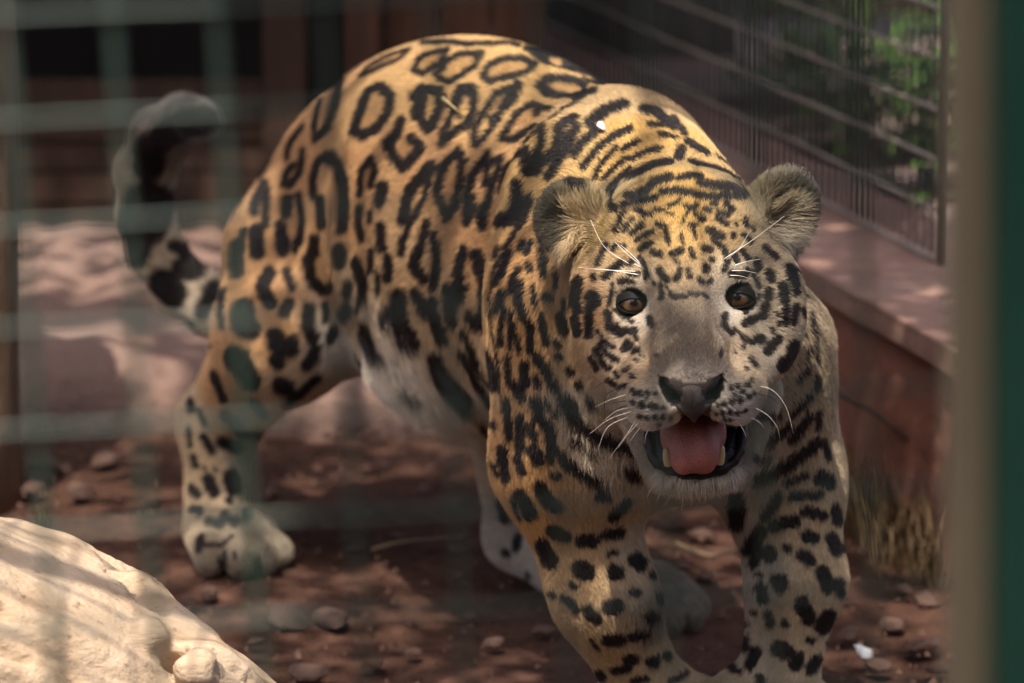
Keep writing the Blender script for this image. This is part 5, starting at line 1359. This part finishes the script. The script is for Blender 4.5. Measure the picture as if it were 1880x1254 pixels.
def scrap(name, c, r, label, cat, nrm=(0, -.6, .8), n=9, curl=.5):
    rs = random.Random(3); nrm = Vector(nrm).normalized(); a = nrm.orthogonal().normalized(); b = nrm.cross(a); v = [Vector(c)+nrm*r*.2]; f = []
    for k in range(n):
        t = 6.283*k/n; q = r*rs.uniform(.55, 1.15); v.append(Vector(c)+a*q*math.cos(t)*.55+b*q*math.sin(t)+nrm*rs.uniform(0, curl)*r)
    f = [(0, 1+k, 1+(k+1) % n) for k in range(n)]
    me = mesh(name, v, f); o = link(name, me, M['white']); s = o.modifiers.new('thick', 'SOLIDIFY'); s.thickness = .0006
    tag(o, label, cat)
scrap('down_feather', (.0832,3.6826,.5881), .0065, 'tiny white down feather stuck on the back of the neck', 'feather', (-.3, -.7, .6))
scrap('paper_scrap', (.3558,3.9402,.008), .013, 'crumpled white scrap on the soil by the wall', 'scrap')
# dry grass at the foot of the wall and a sprout by the trunk
def grass(name, n, xy0, xy1, spread, h0, h1, m, label, cat, kind=None):
    v, f = [], []
    for i in range(n):
        t = random.random(); x = xy0[0]+(xy1[0]-xy0[0])*t+random.gauss(0, spread); y = xy0[1]+(xy1[1]-xy0[1])*t+random.gauss(0, spread)
        h = random.uniform(h0, h1); a = random.uniform(0, 6.28); lx, ly = math.cos(a)*h*.5, math.sin(a)*h*.5; wd = .0016; j = len(v)
        px, py = -math.sin(a)*wd, math.cos(a)*wd
        v += [(x-px, y-py, -.004), (x+px, y+py, -.004), (x+lx*.4+px*.7, y+ly*.4+py*.7, h*.6), (x+lx*.4-px*.7, y+ly*.4-py*.7, h*.6), (x+lx, y+ly, h)]
        f += [(j, j+1, j+2, j+3), (j+3, j+2, j+4)]
    tag(link(name, mesh(name, v, f, False), M[m]), label, cat, kind=kind)
grass('dry_grass', 420, (.47, 4.22), (.36, 4.70), .03, .03, .10, 'dry', 'dry brown grass along the foot of the red wall', 'grass', 'stuff')
grass('sprout', 9, (-.5274,4.4181), (-.5292,4.4181), .003, .02, .045, 'leaf', 'tiny green sprout showing over the fallen trunk', 'sprout')

# ------------------------------------------------------------------ the jaguar
JB = Vector((0, 4.05, 0))
jag = tag(empty('jaguar', JB), 'spotted golden jaguar prowling forward with its mouth open and tail raised', 'jaguar')
V, F = surface_net(BODY, CUTS, np.array([-.5, 3.2, -.03]), np.array([.36, 4.75, .72]), .0033)
V, F = keep_biggest(V, F)
def vnormals(v, f):
    n = np.zeros_like(v); fn = np.cross(v[f[:, 2]]-v[f[:, 0]], v[f[:, 3]]-v[f[:, 1]])
    for k in range(4): np.add.at(n, f[:, k], fn)
    return n/(np.linalg.norm(n, axis=1, keepdims=True)+1e-12)
NV = vnormals(V, F)
HIPX = np.array([-.165, 4.42]); BF = np.array([.4161, -.9093]); BL = np.array([.9093, .4161])
def mirror(p, vec=False):
    p = np.array(p, float); q = p.copy(); lat = (p[:2]-(0 if vec else HIPX))@BL; q[:2] -= 2*lat*BL; return q
def body_co(p): q = np.asarray(p)[..., :2]-HIPX; return q@BF, q@BL
coat = []
for p, d, L, c in COAT:
    coat.append((p, d, L, c)); s_, l_ = body_co(np.array(p))
    if s_ < .62 and l_ < -.02: coat.append((mirror(p), mirror(d, True), L, c))
CP = np.array([c[0] for c in coat], np.float32); CD = np.array([c[1] for c in coat], np.float32)
CL = np.array([c[2] for c in coat], np.float32); CC = np.array([c[3] for c in coat], np.float32)
def coat_field(P):
    D, L, C = [], [], []
    for i in range(0, len(P), 40000):
        p = P[i:i+40000].astype(np.float32); d2 = (p*p).sum(1)[:, None] + (CP*CP).sum(1)[None] - 2*p@CP.T
        wt = 1/(np.maximum(d2, 0)+2e-4)**2.2; wt /= wt.sum(1, keepdims=True)
        D.append(wt@CD); L.append(wt@CL); C.append(wt@CC)
    return np.concatenate(D), np.concatenate(L), np.concatenate(C)
FLOW, FLEN, FCOL = coat_field(V)
# black markings plus painted shade of creases and toe gaps: strokes on the hide
DIR = np.array([0, .978, -.208])
marks = []
for r, closed, pts in MARKS:
    P = np.array(pts); marks.append((r, closed, P, DIR)); s_, l_ = body_co(P.mean(0))
    if s_ < .66 and l_ < -.02 and P[:, 2].mean() > .22 and P[:, 1].mean() > 3.75:
        marks.append((r, closed, np.array([mirror(p) for p in P]), mirror(DIR, True)))
def marking(P, N):
    """1 = black, with the tan heart of each closed rosette in the second value"""
    out = np.zeros(len(P), np.float32); inn = np.zeros(len(P), np.float32)
    o = np.argsort(P[:, 1]); ys = P[o, 1]
    for r, closed, S, d in marks:
        a, b = np.searchsorted(ys, [S[:, 1].min()-.06, S[:, 1].max()+.06]); idx = o[a:b]
        lo, hi = S.min(0)-r-.04, S.max(0)+r+.04
        q = P[idx]; k = ((q > lo) & (q < hi)).all(1) & (N[idx]@d < .2); idx = idx[k]
        if not len(idx): continue
        q = P[idx]; e = np.abs(np.array([1., 0, 0]) - d*d[0]); e1 = np.cross(d, [0, 0, 1.]); e1 /= np.linalg.norm(e1); e2 = np.cross(e1, d)
        Q = np.stack([q@e1, q@e2], 1); T = np.stack([S@e1, S@e2], 1); dq = q@d; ds = S@d; best = np.full(len(q), 1e9)
        for i in range(len(S)-1):
            ba = T[i+1]-T[i]; t = np.clip(((Q-T[i])@ba)/(ba@ba+1e-12), 0, 1)
            dist = np.linalg.norm(Q-T[i]-t[:, None]*ba, axis=1); dep = np.abs(dq-(ds[i]+(ds[i+1]-ds[i])*t)) < .05
            best = np.minimum(best, np.where(dep, dist, 1e9))
        ml = np.clip((r-best)/.0014+.5, 0, 1); out[idx] = np.maximum(out[idx], ml)
        if closed:
            ins = np.zeros(len(q), bool); j = len(T)-2
            for i in range(len(T)-1):
                c = ((T[i, 1] > Q[:, 1]) != (T[j, 1] > Q[:, 1])) & (Q[:, 0] < (T[j, 0]-T[i, 0])*(Q[:, 1]-T[i, 1])/(T[j, 1]-T[i, 1]+1e-12)+T[i, 0]); ins ^= c; j = i
            inn[idx] = np.maximum(inn[idx], ins*(np.abs(dq-ds.mean()) < .05))
    return out, inn
BLACK = np.array([.017, .0125, .0115], np.float32)
def hide_colour(P, N, col):
    k, inn = marking(P, N); c = col*(1-.28*inn[:, None]*np.array([.8, 1, 1.1]))
    return (c*(1-k[:, None])+BLACK*k[:, None]).astype(np.float32), k
def ell_k(P, pr): q = (P-np.array(pr[2]))@np.array(pr[4]); return np.sqrt(((q/np.array(pr[3]))**2).sum(1))
MOUTH, EYE1, EYE2 = CUTS[2], CUTS[3], CUTS[4]
INNER = ('ell', 0, (.1603,3.435,.3476), (.041, .028, .065), R1)
def bare(P): return (ell_k(P, MOUTH) < 1.10) | (ell_k(P, INNER) < 1) | (ell_k(P, EYE1) < 1.30) | (ell_k(P, EYE2) < 1.30) | (sd_cone(P, *CUTS[5][2:]) < .0012) | (sd_cone(P, *CUTS[6][2:]) < .0012)
NOSEPAD = np.array([(.1235,3.343,.429),(.1383,3.3297,.4273),(.1543,3.3268,.4265),(.1669,3.3298,.4272),(.1809,3.3439,.4317),(.1789,3.3387,.4181),(.1684,3.3384,.403),(.1707,3.5672,.3405),(.165,3.5715,.3339),(.1579,3.5577,.3427),(.1407,3.3374,.4014),(.128,3.3369,.4138)])
def on_nose(P):
    T = np.stack([NOSEPAD[:, 0], NOSEPAD[:, 2]], 1); Q = np.stack([P[:, 0], P[:, 2]], 1); ins = np.zeros(len(P), bool); j = len(T)-1
    for i in range(len(T)):
        ins ^= ((T[i, 1] > Q[:, 1]) != (T[j, 1] > Q[:, 1])) & (Q[:, 0] < (T[j, 0]-T[i, 0])*(Q[:, 1]-T[i, 1])/(T[j, 1]-T[i, 1]+1e-12)+T[i, 0]); j = i
    return ins & (P[:, 1] < 3.395)
jit = np.stack([vnoise(V+i*5, 160) for i in range(3)], 1)*.0022
VC, _ = hide_colour(V+jit, NV, FCOL)
VC *= .8
VC[on_nose(V)] = (.050, .036, .032)
bv = bare(V); VC[bv] = (.012, .010, .010)
bme = mesh_np('body', V, F)
ca = bme.color_attributes.new('hide', 'FLOAT_COLOR', 'POINT'); ca.data.foreach_set('color', np.c_[VC, np.ones(len(VC))].astype(np.float32).ravel())
m, nt, b = mat('spotted_hide'); a = nt.nodes.new('ShaderNodeAttribute'); a.attribute_name = 'hide'; nt.links.new(a.outputs['Color'], b.inputs['Base Color'])
b.inputs['Roughness'].default_value = .7; b.inputs['Specular IOR Level'].default_value = .2
bump(nt, b, noise(nt, coords(nt), 300, 4, .6), .4, .002)
body = part('body', bme, m, jag)
# ---- fur
tri = np.concatenate([F[:, [0, 1, 2]], F[:, [0, 2, 3]]])
A_, B_, C_ = V[tri[:, 0]], V[tri[:, 1]], V[tri[:, 2]]
area = .5*np.linalg.norm(np.cross(B_-A_, C_-A_), axis=1)
HC = np.array((.1557,3.47,.4437))
dens = area*np.where(np.linalg.norm((A_-HC), axis=1) < .17, 3.0, 1.0)
NH = 680000
pick = RNG.choice(len(tri), NH, p=dens/dens.sum()); u, v_ = RNG.random(NH), RNG.random(NH); sw_ = u+v_ > 1; u[sw_] = 1-u[sw_]; v_[sw_] = 1-v_[sw_]
bc = np.stack([1-u-v_, u, v_], 1)
mixv = lambda X: (X[tri[pick]]*bc[..., None]).sum(1) if X.ndim == 2 else (X[tri[pick]]*bc).sum(1)
RP, RN, RF, RL_, RC = mixv(V), mixv(NV), mixv(FLOW), mixv(FLEN), mixv(FCOL)
ok = ~bare(RP) & (RP[:, 2] > .004)
ok &= ~on_nose(RP)
RL_ = RL_*np.where(np.linalg.norm(RP-HC, axis=1) < .105, .62, 1.0)
for e in (EYE1, EYE2): RL_ = RL_*np.clip((ell_k(RP, e)-1.0)/1.2, .35, 1)
RP, RN, RF, RL_, RC = RP[ok], RN[ok], RF[ok], RL_[ok], RC[ok]; n = len(RP)
RN /= np.linalg.norm(RN, axis=1, keepdims=True)
RF = RF - RN*(RF*RN).sum(1, keepdims=True); RF /= np.linalg.norm(RF, axis=1, keepdims=True)+1e-6
clump = np.stack([vnoise(RP+i*7, 55) for i in range(3)], 1)
RF = RF + .30*clump + RNG.normal(size=(n, 3))*.16
RF = RF - RN*(RF*RN).sum(1, keepdims=True); RF /= np.linalg.norm(RF, axis=1, keepdims=True)+1e-6
L = (RL_*RNG.uniform(.7, 1.15, n))[:, None]
HCOL, HK = hide_colour(RP + RF*L*.42 + RNG.normal(size=(n, 3))*np.where(np.linalg.norm(RP-HC, axis=1) < .16, .0004, .0008)[:, None] + jit[tri[pick][ok][:, 0]]*.3, RN, RC.astype(np.float32))
HCOL *= (RNG.uniform(.72, 1.25, (n, 1))*np.where(HCOL[:, :1] < .24, RNG.uniform(.6, 1.6, (n, 1)), 1)).astype(np.float32)
lift = .42 + .10*vnoise(RP+31, 40)
ear = np.minimum(np.linalg.norm(RP-np.array((.0556,3.52,.5295)), axis=1), np.linalg.norm(RP-np.array((.2367,3.52,.5359)), axis=1)) < .034
tuft = np.zeros(n, bool)
for q in ((.0724,3.5144,.5339), (.0704,3.5082,.5184), (.2287,3.5315,.5372), (.2338,3.5309,.5152)): tuft |= np.linalg.norm(RP-np.array(q), axis=1) < .013
L = L*np.where(tuft, 1.7, 1.0)[:, None]
lift = np.where(tuft, 1.25, np.where(ear, .75, lift))[:, None]
p0 = RP - RN*.0001
p1 = p0 + L*.34*(RN*lift*1.25 + RF*.9)
p2 = p1 + L*.34*(RN*lift*.55 + RF + .10*RNG.normal(size=(n, 3)))
p3 = p2 + L*.36*(RN*lift*.1 + RF + np.array([0, 0, -.10]) + .16*RNG.normal(size=(n, 3)))
cu = bpy.data.hair_curves.new('fur'); cu.add_curves([4]*n)
PT = np.stack([p0, p1, p2, p3], 1)
cu.points.foreach_set('position', PT.astype(np.float32).ravel())
rr = np.where(np.linalg.norm(RP-HC, axis=1) < .17, .00016, .00024)*np.clip(.6+RL_/.02, .8, 1.2)
ra = cu.attributes.get('radius') or cu.attributes.new('radius', 'FLOAT', 'POINT')
ra.data.foreach_set('value', (rr[:, None]*np.array([1, .95, .7, .2])[None]).astype(np.float32).ravel())
ha = cu.attributes.new('hide', 'FLOAT_COLOR', 'CURVE'); ha.data.foreach_set('color', np.c_[HCOL, np.ones(n)].astype(np.float32).ravel())
m, nt, b = mat('fur'); a = nt.nodes.new('ShaderNodeAttribute'); a.attribute_name = 'hide'
nt.links.new(a.outputs['Color'], b.inputs['Base Color']); b.inputs['Roughness'].default_value = .45; b.inputs['Specular IOR Level'].default_value = .35
part('fur', cu, m, jag)['kind'] = 'stuff'
def skin(name, col, rough, spec=.4, sc=220, bs=.3, col2=None):
    return noisy(name, [(.3, col), (.7, col2 or tuple(x*1.5 for x in col))], 60, rough, sc, bs, .0012, (1, 1, 1), spec)
# ---- eyes
def eye_mat():
    m, nt, b = mat('amber_eye'); t = nt.nodes.new('ShaderNodeTexCoord'); s = nt.nodes.new('ShaderNodeSeparateXYZ'); nt.links.new(t.outputs['Object'], s.inputs[0])
    def mth(op, x, y=None):
        q = nt.nodes.new('ShaderNodeMath'); q.operation = op
        for i, z in enumerate((x, y)):
            if z is None: continue
            if isinstance(z, (int, float)): q.inputs[i].default_value = z
            else: nt.links.new(z, q.inputs[i])
        return q.outputs[0]
    r = mth('SQRT', mth('ADD', mth('MULTIPLY', s.outputs[0], s.outputs[0]), mth('MULTIPLY', s.outputs[2], s.outputs[2])))
    at = mth('ARCTAN2', s.outputs[2], s.outputs[0]); cx = nt.nodes.new('ShaderNodeCombineXYZ'); nt.links.new(at, cx.inputs[0]); nt.links.new(mth('MULTIPLY', r, 60), cx.inputs[1])
    fib = noise(nt, cx.outputs[0], 5, 5, .6)
    rn = mth('ADD', r, mth('MULTIPLY', mth('SUBTRACT', fib, .5), .0012))
    c = ramp(nt, mth('MULTIPLY', rn, 53), [(.0, (.004, .003, .003)), (.165, (.004, .003, .003)), (.20, (.075, .034, .012)), (.36, (.15, .074, .027)), (.50, (.085, .043, .018)), (.56, (.008, .006, .005)), (1, (.01, .008, .007))])
    c.node.color_ramp.interpolation = 'LINEAR'
    nt.links.new(mix(nt, c, ramp(nt, fib, [(.3, (.6, .6, .6)), (.7, (1.2, 1.2, 1.2))]), .6, 'MULTIPLY'), b.inputs['Base Color'])
    b.inputs['Roughness'].default_value = .12; b.inputs['Coat Weight'].default_value = .6; b.inputs['Coat Roughness'].default_value = .03
    return m
EM = eye_mat()
def eyeball(c, r, look):
    bm = bmesh.new(); bmesh.ops.create_uvsphere(bm, u_segments=40, v_segments=24, radius=r, matrix=Matrix.Rotation(rad(90), 4, 'X'))
    for v in bm.verts:
        q = math.hypot(v.co.x, v.co.z)
        if v.co.y < 0 and q < .0098: v.co.y -= .0016*(1-(q/.0098)**2)
    for f in bm.faces: f.smooth = True
    me = bpy.data.meshes.new('eye'); bm.to_mesh(me); bm.free()
    o = link('eye', me, EM, jag); o.location = Vector(c)-JB
    o.rotation_euler = (Vector(look)-Vector(c)).to_track_quat('-Y', 'Z').to_euler(); return o
LID = skin('eyelid', (.007, .006, .005), .55, .12)
def lids(o, r, up, low):
    for sgn, mid in ((1, up), (-1, low)):
        v, f = [], []; na, ne = 30, 8
        for i in range(na+1):
            th = rad(-80+160*i/na); k = max(0, 1-(th/rad(62))**2); e0 = rad(-6) + (rad(mid)-rad(-6))*k**.8; e1_ = e0+rad(30*sgn)
            for j in range(ne+1):
                e = e0+(e1_-e0)*(j/ne)**1.3; q = r + (.0006 if j == 0 else 0)
                v.append((q*math.cos(e)*math.sin(th), -q*math.cos(e)*math.cos(th), q*math.sin(e)))
        for i in range(na):
            for j in range(ne): f.append((i*(ne+1)+j, (i+1)*(ne+1)+j, (i+1)*(ne+1)+j+1, i*(ne+1)+j+1)[::sgn])
        e = link('eyelid', mesh('eyelid', v, f), LID, o); md = e.modifiers.new('thick', 'SOLIDIFY'); md.thickness = .0011; md.offset = -1
e1 = eyeball((.1066,3.437,.4718), .0152, (-.10, 0, 1.16)); e2 = eyeball((.1952,3.437,.4767), .0152, (.14, 0, 1.16))
for e in (e1, e2): lids(e, .0172, 14, -33)
# ---- nose, tongue, gums, lips, teeth
def sdf_part(name, adds, subs, lo, hi, h, m, noise_amp=0, nf=200):
    v, f = surface_net(adds, subs, np.array(lo), np.array(hi), h); v, f = keep_biggest(v, f)
    if noise_amp: v = v + vnormals(v, f)*(fbm(v, nf, 3)*noise_amp)[:, None]
    return part(name, mesh_np(name, v, f), m, jag)
nc = np.array((.1531,3.35,.4142))
sdf_part('nose', [('ell', .008, (.1528,3.333,.4147), (.0105, .012, .010), R1), ('cone', .006, (.1269,3.347,.4267), (.1386,3.338,.424), .0030, .0045), ('cone', .006, (.1802,3.347,.4296), (.1673,3.338,.4249), .0030, .0045), ('cone', .008, (.1386,3.337,.4237), (.1672,3.337,.4247), .0052, .0052), ('cone', .006, (.1533,3.332,.4074), (.1547,3.338,.3908), .0072, .0028),
  ('cone', .006, (.1371,3.342,.4041), (.1499,3.336,.3998), .0030, .0050), ('cone', .006, (.1709,3.342,.4055), (.1586,3.336,.4008), .0030, .0050)],
 [('cone', .003, (.1272,3.328,.4243), (.1379,3.328,.4135), .0042, .0068), ('cone', .003, (.1778,3.328,.4272), (.1678,3.328,.4154), .0042, .0068), ('cone', .002, (.1527,3.3205,.4222), (.1543,3.329,.3891), .0007, .0012)],
 nc-.055, nc+.055, .0011, skin('nose_leather', (.040, .029, .026), .65, .2, 520, .9, (.062, .046, .040)), .0003, 500)
tc = np.array((.1568,3.4,.3545))
def tongue_mat():
    m, nt, b = mat('tongue'); v = coords(nt); nt.links.new(ramp(nt, noise(nt, v, 45, 5), [(.3, (.26, .078, .072)), (.7, (.38, .135, .12))]), b.inputs['Base Color'])
    b.inputs['Roughness'].default_value = .42; b.inputs['Specular IOR Level'].default_value = .5; b.inputs['Subsurface Weight'].default_value = .12; b.inputs['Subsurface Radius'].default_value = (.006, .002, .002)
    vo = nt.nodes.new('ShaderNodeTexVoronoi'); vo.inputs['Scale'].default_value = 650; nt.links.new(v, vo.inputs['Vector']); bump(nt, b, vo.outputs[0], .5, .0015); return m
sdf_part('tongue', [('cone', .01, (.1597,3.455,.3562), (.1578,3.412,.359), .023, .024), ('ell', .014, (.1572,3.398,.3565), (.0275, .0185, .022), R1), ('ell', .010, (.1475,3.39,.3458), (.0150, .0100, .016), R1), ('ell', .010, (.1663,3.39,.3468), (.0150, .0100, .016), R1), ('ell', .008, (.1389,3.402,.3638), (.010, .010, .016), R1), ('ell', .008, (.1757,3.402,.3647), (.010, .010, .016), R1)],
 [('cone', .012, (.1551,3.378,.3815), (.1553,3.3655,.3517), .007, .003)], tc-.075, tc+.075, .0016, tongue_mat(), .0003, 300)
GUM = skin('black_lip', (.006, .005, .005), .30, .16, 160, 1.0, (.018, .014, .014))
def lip(pts, radii, name='lip'):
    P = spline(pts, 40); R = np.interp(np.linspace(0, 1, 40), np.linspace(0, 1, len(radii)), radii)
    me = tube(name, P, list(R), 12); o = part(name, me, GUM, jag)
    for v in me.vertices: v.co += Vector(v.normal)*float(vnoise(np.array([v.co]), 170)[0])*.0022
    return o
lip([(.1172,3.433,.3677), (.1196,3.417,.3505), (.1268,3.404,.3366), (.1427,3.396,.3307), (.1614,3.393,.3295), (.1809,3.396,.3327), (.1941,3.405,.3402), (.2007,3.417,.3553), (.2024,3.433,.3711)], [.0035, .0048, .0048, .0042, .005, .0042, .0048, .0048, .0035])
lip([(.131,3.43,.3547), (.1336,3.408,.3404), (.1467,3.402,.3336), (.1608,3.4,.3327), (.175,3.402,.3346), (.1857,3.408,.3424), (.1914,3.43,.3557)], [.009, .009, .008, .008, .008, .009, .009], 'gum')
IV = skin('ivory', (.42, .31, .16), .35, .5, 120, .2, (.55, .43, .25))
for P, r in ((((.136,3.395,.3378), (.1344,3.392,.3453), (.1328,3.39,.3535)), (.0045, .0042, .0026)), (((.1794,3.395,.3387), (.1806,3.392,.3472), (.1817,3.389,.3557)), (.0045, .0042, .0026))):
    S_ = spline(P, 10); part('tooth', tube('tooth', S_, list(np.interp(np.linspace(0, 1, 10), [0, .5, .9, 1], [r[0], r[1], r[2], .0008])), 12), IV, jag)
WM = skin('pale_whisker', (.75, .68, .58), .4, .5); DM = skin('dark_whisker', (.02, .016, .014), .4, .5)
for dk, pts in WHISKERS:
    S_ = spline(pts, 12); part('whisker', tube('whisker', S_, list(np.linspace(.00042, .00012, 12)), 5), DM if dk else WM, jag)
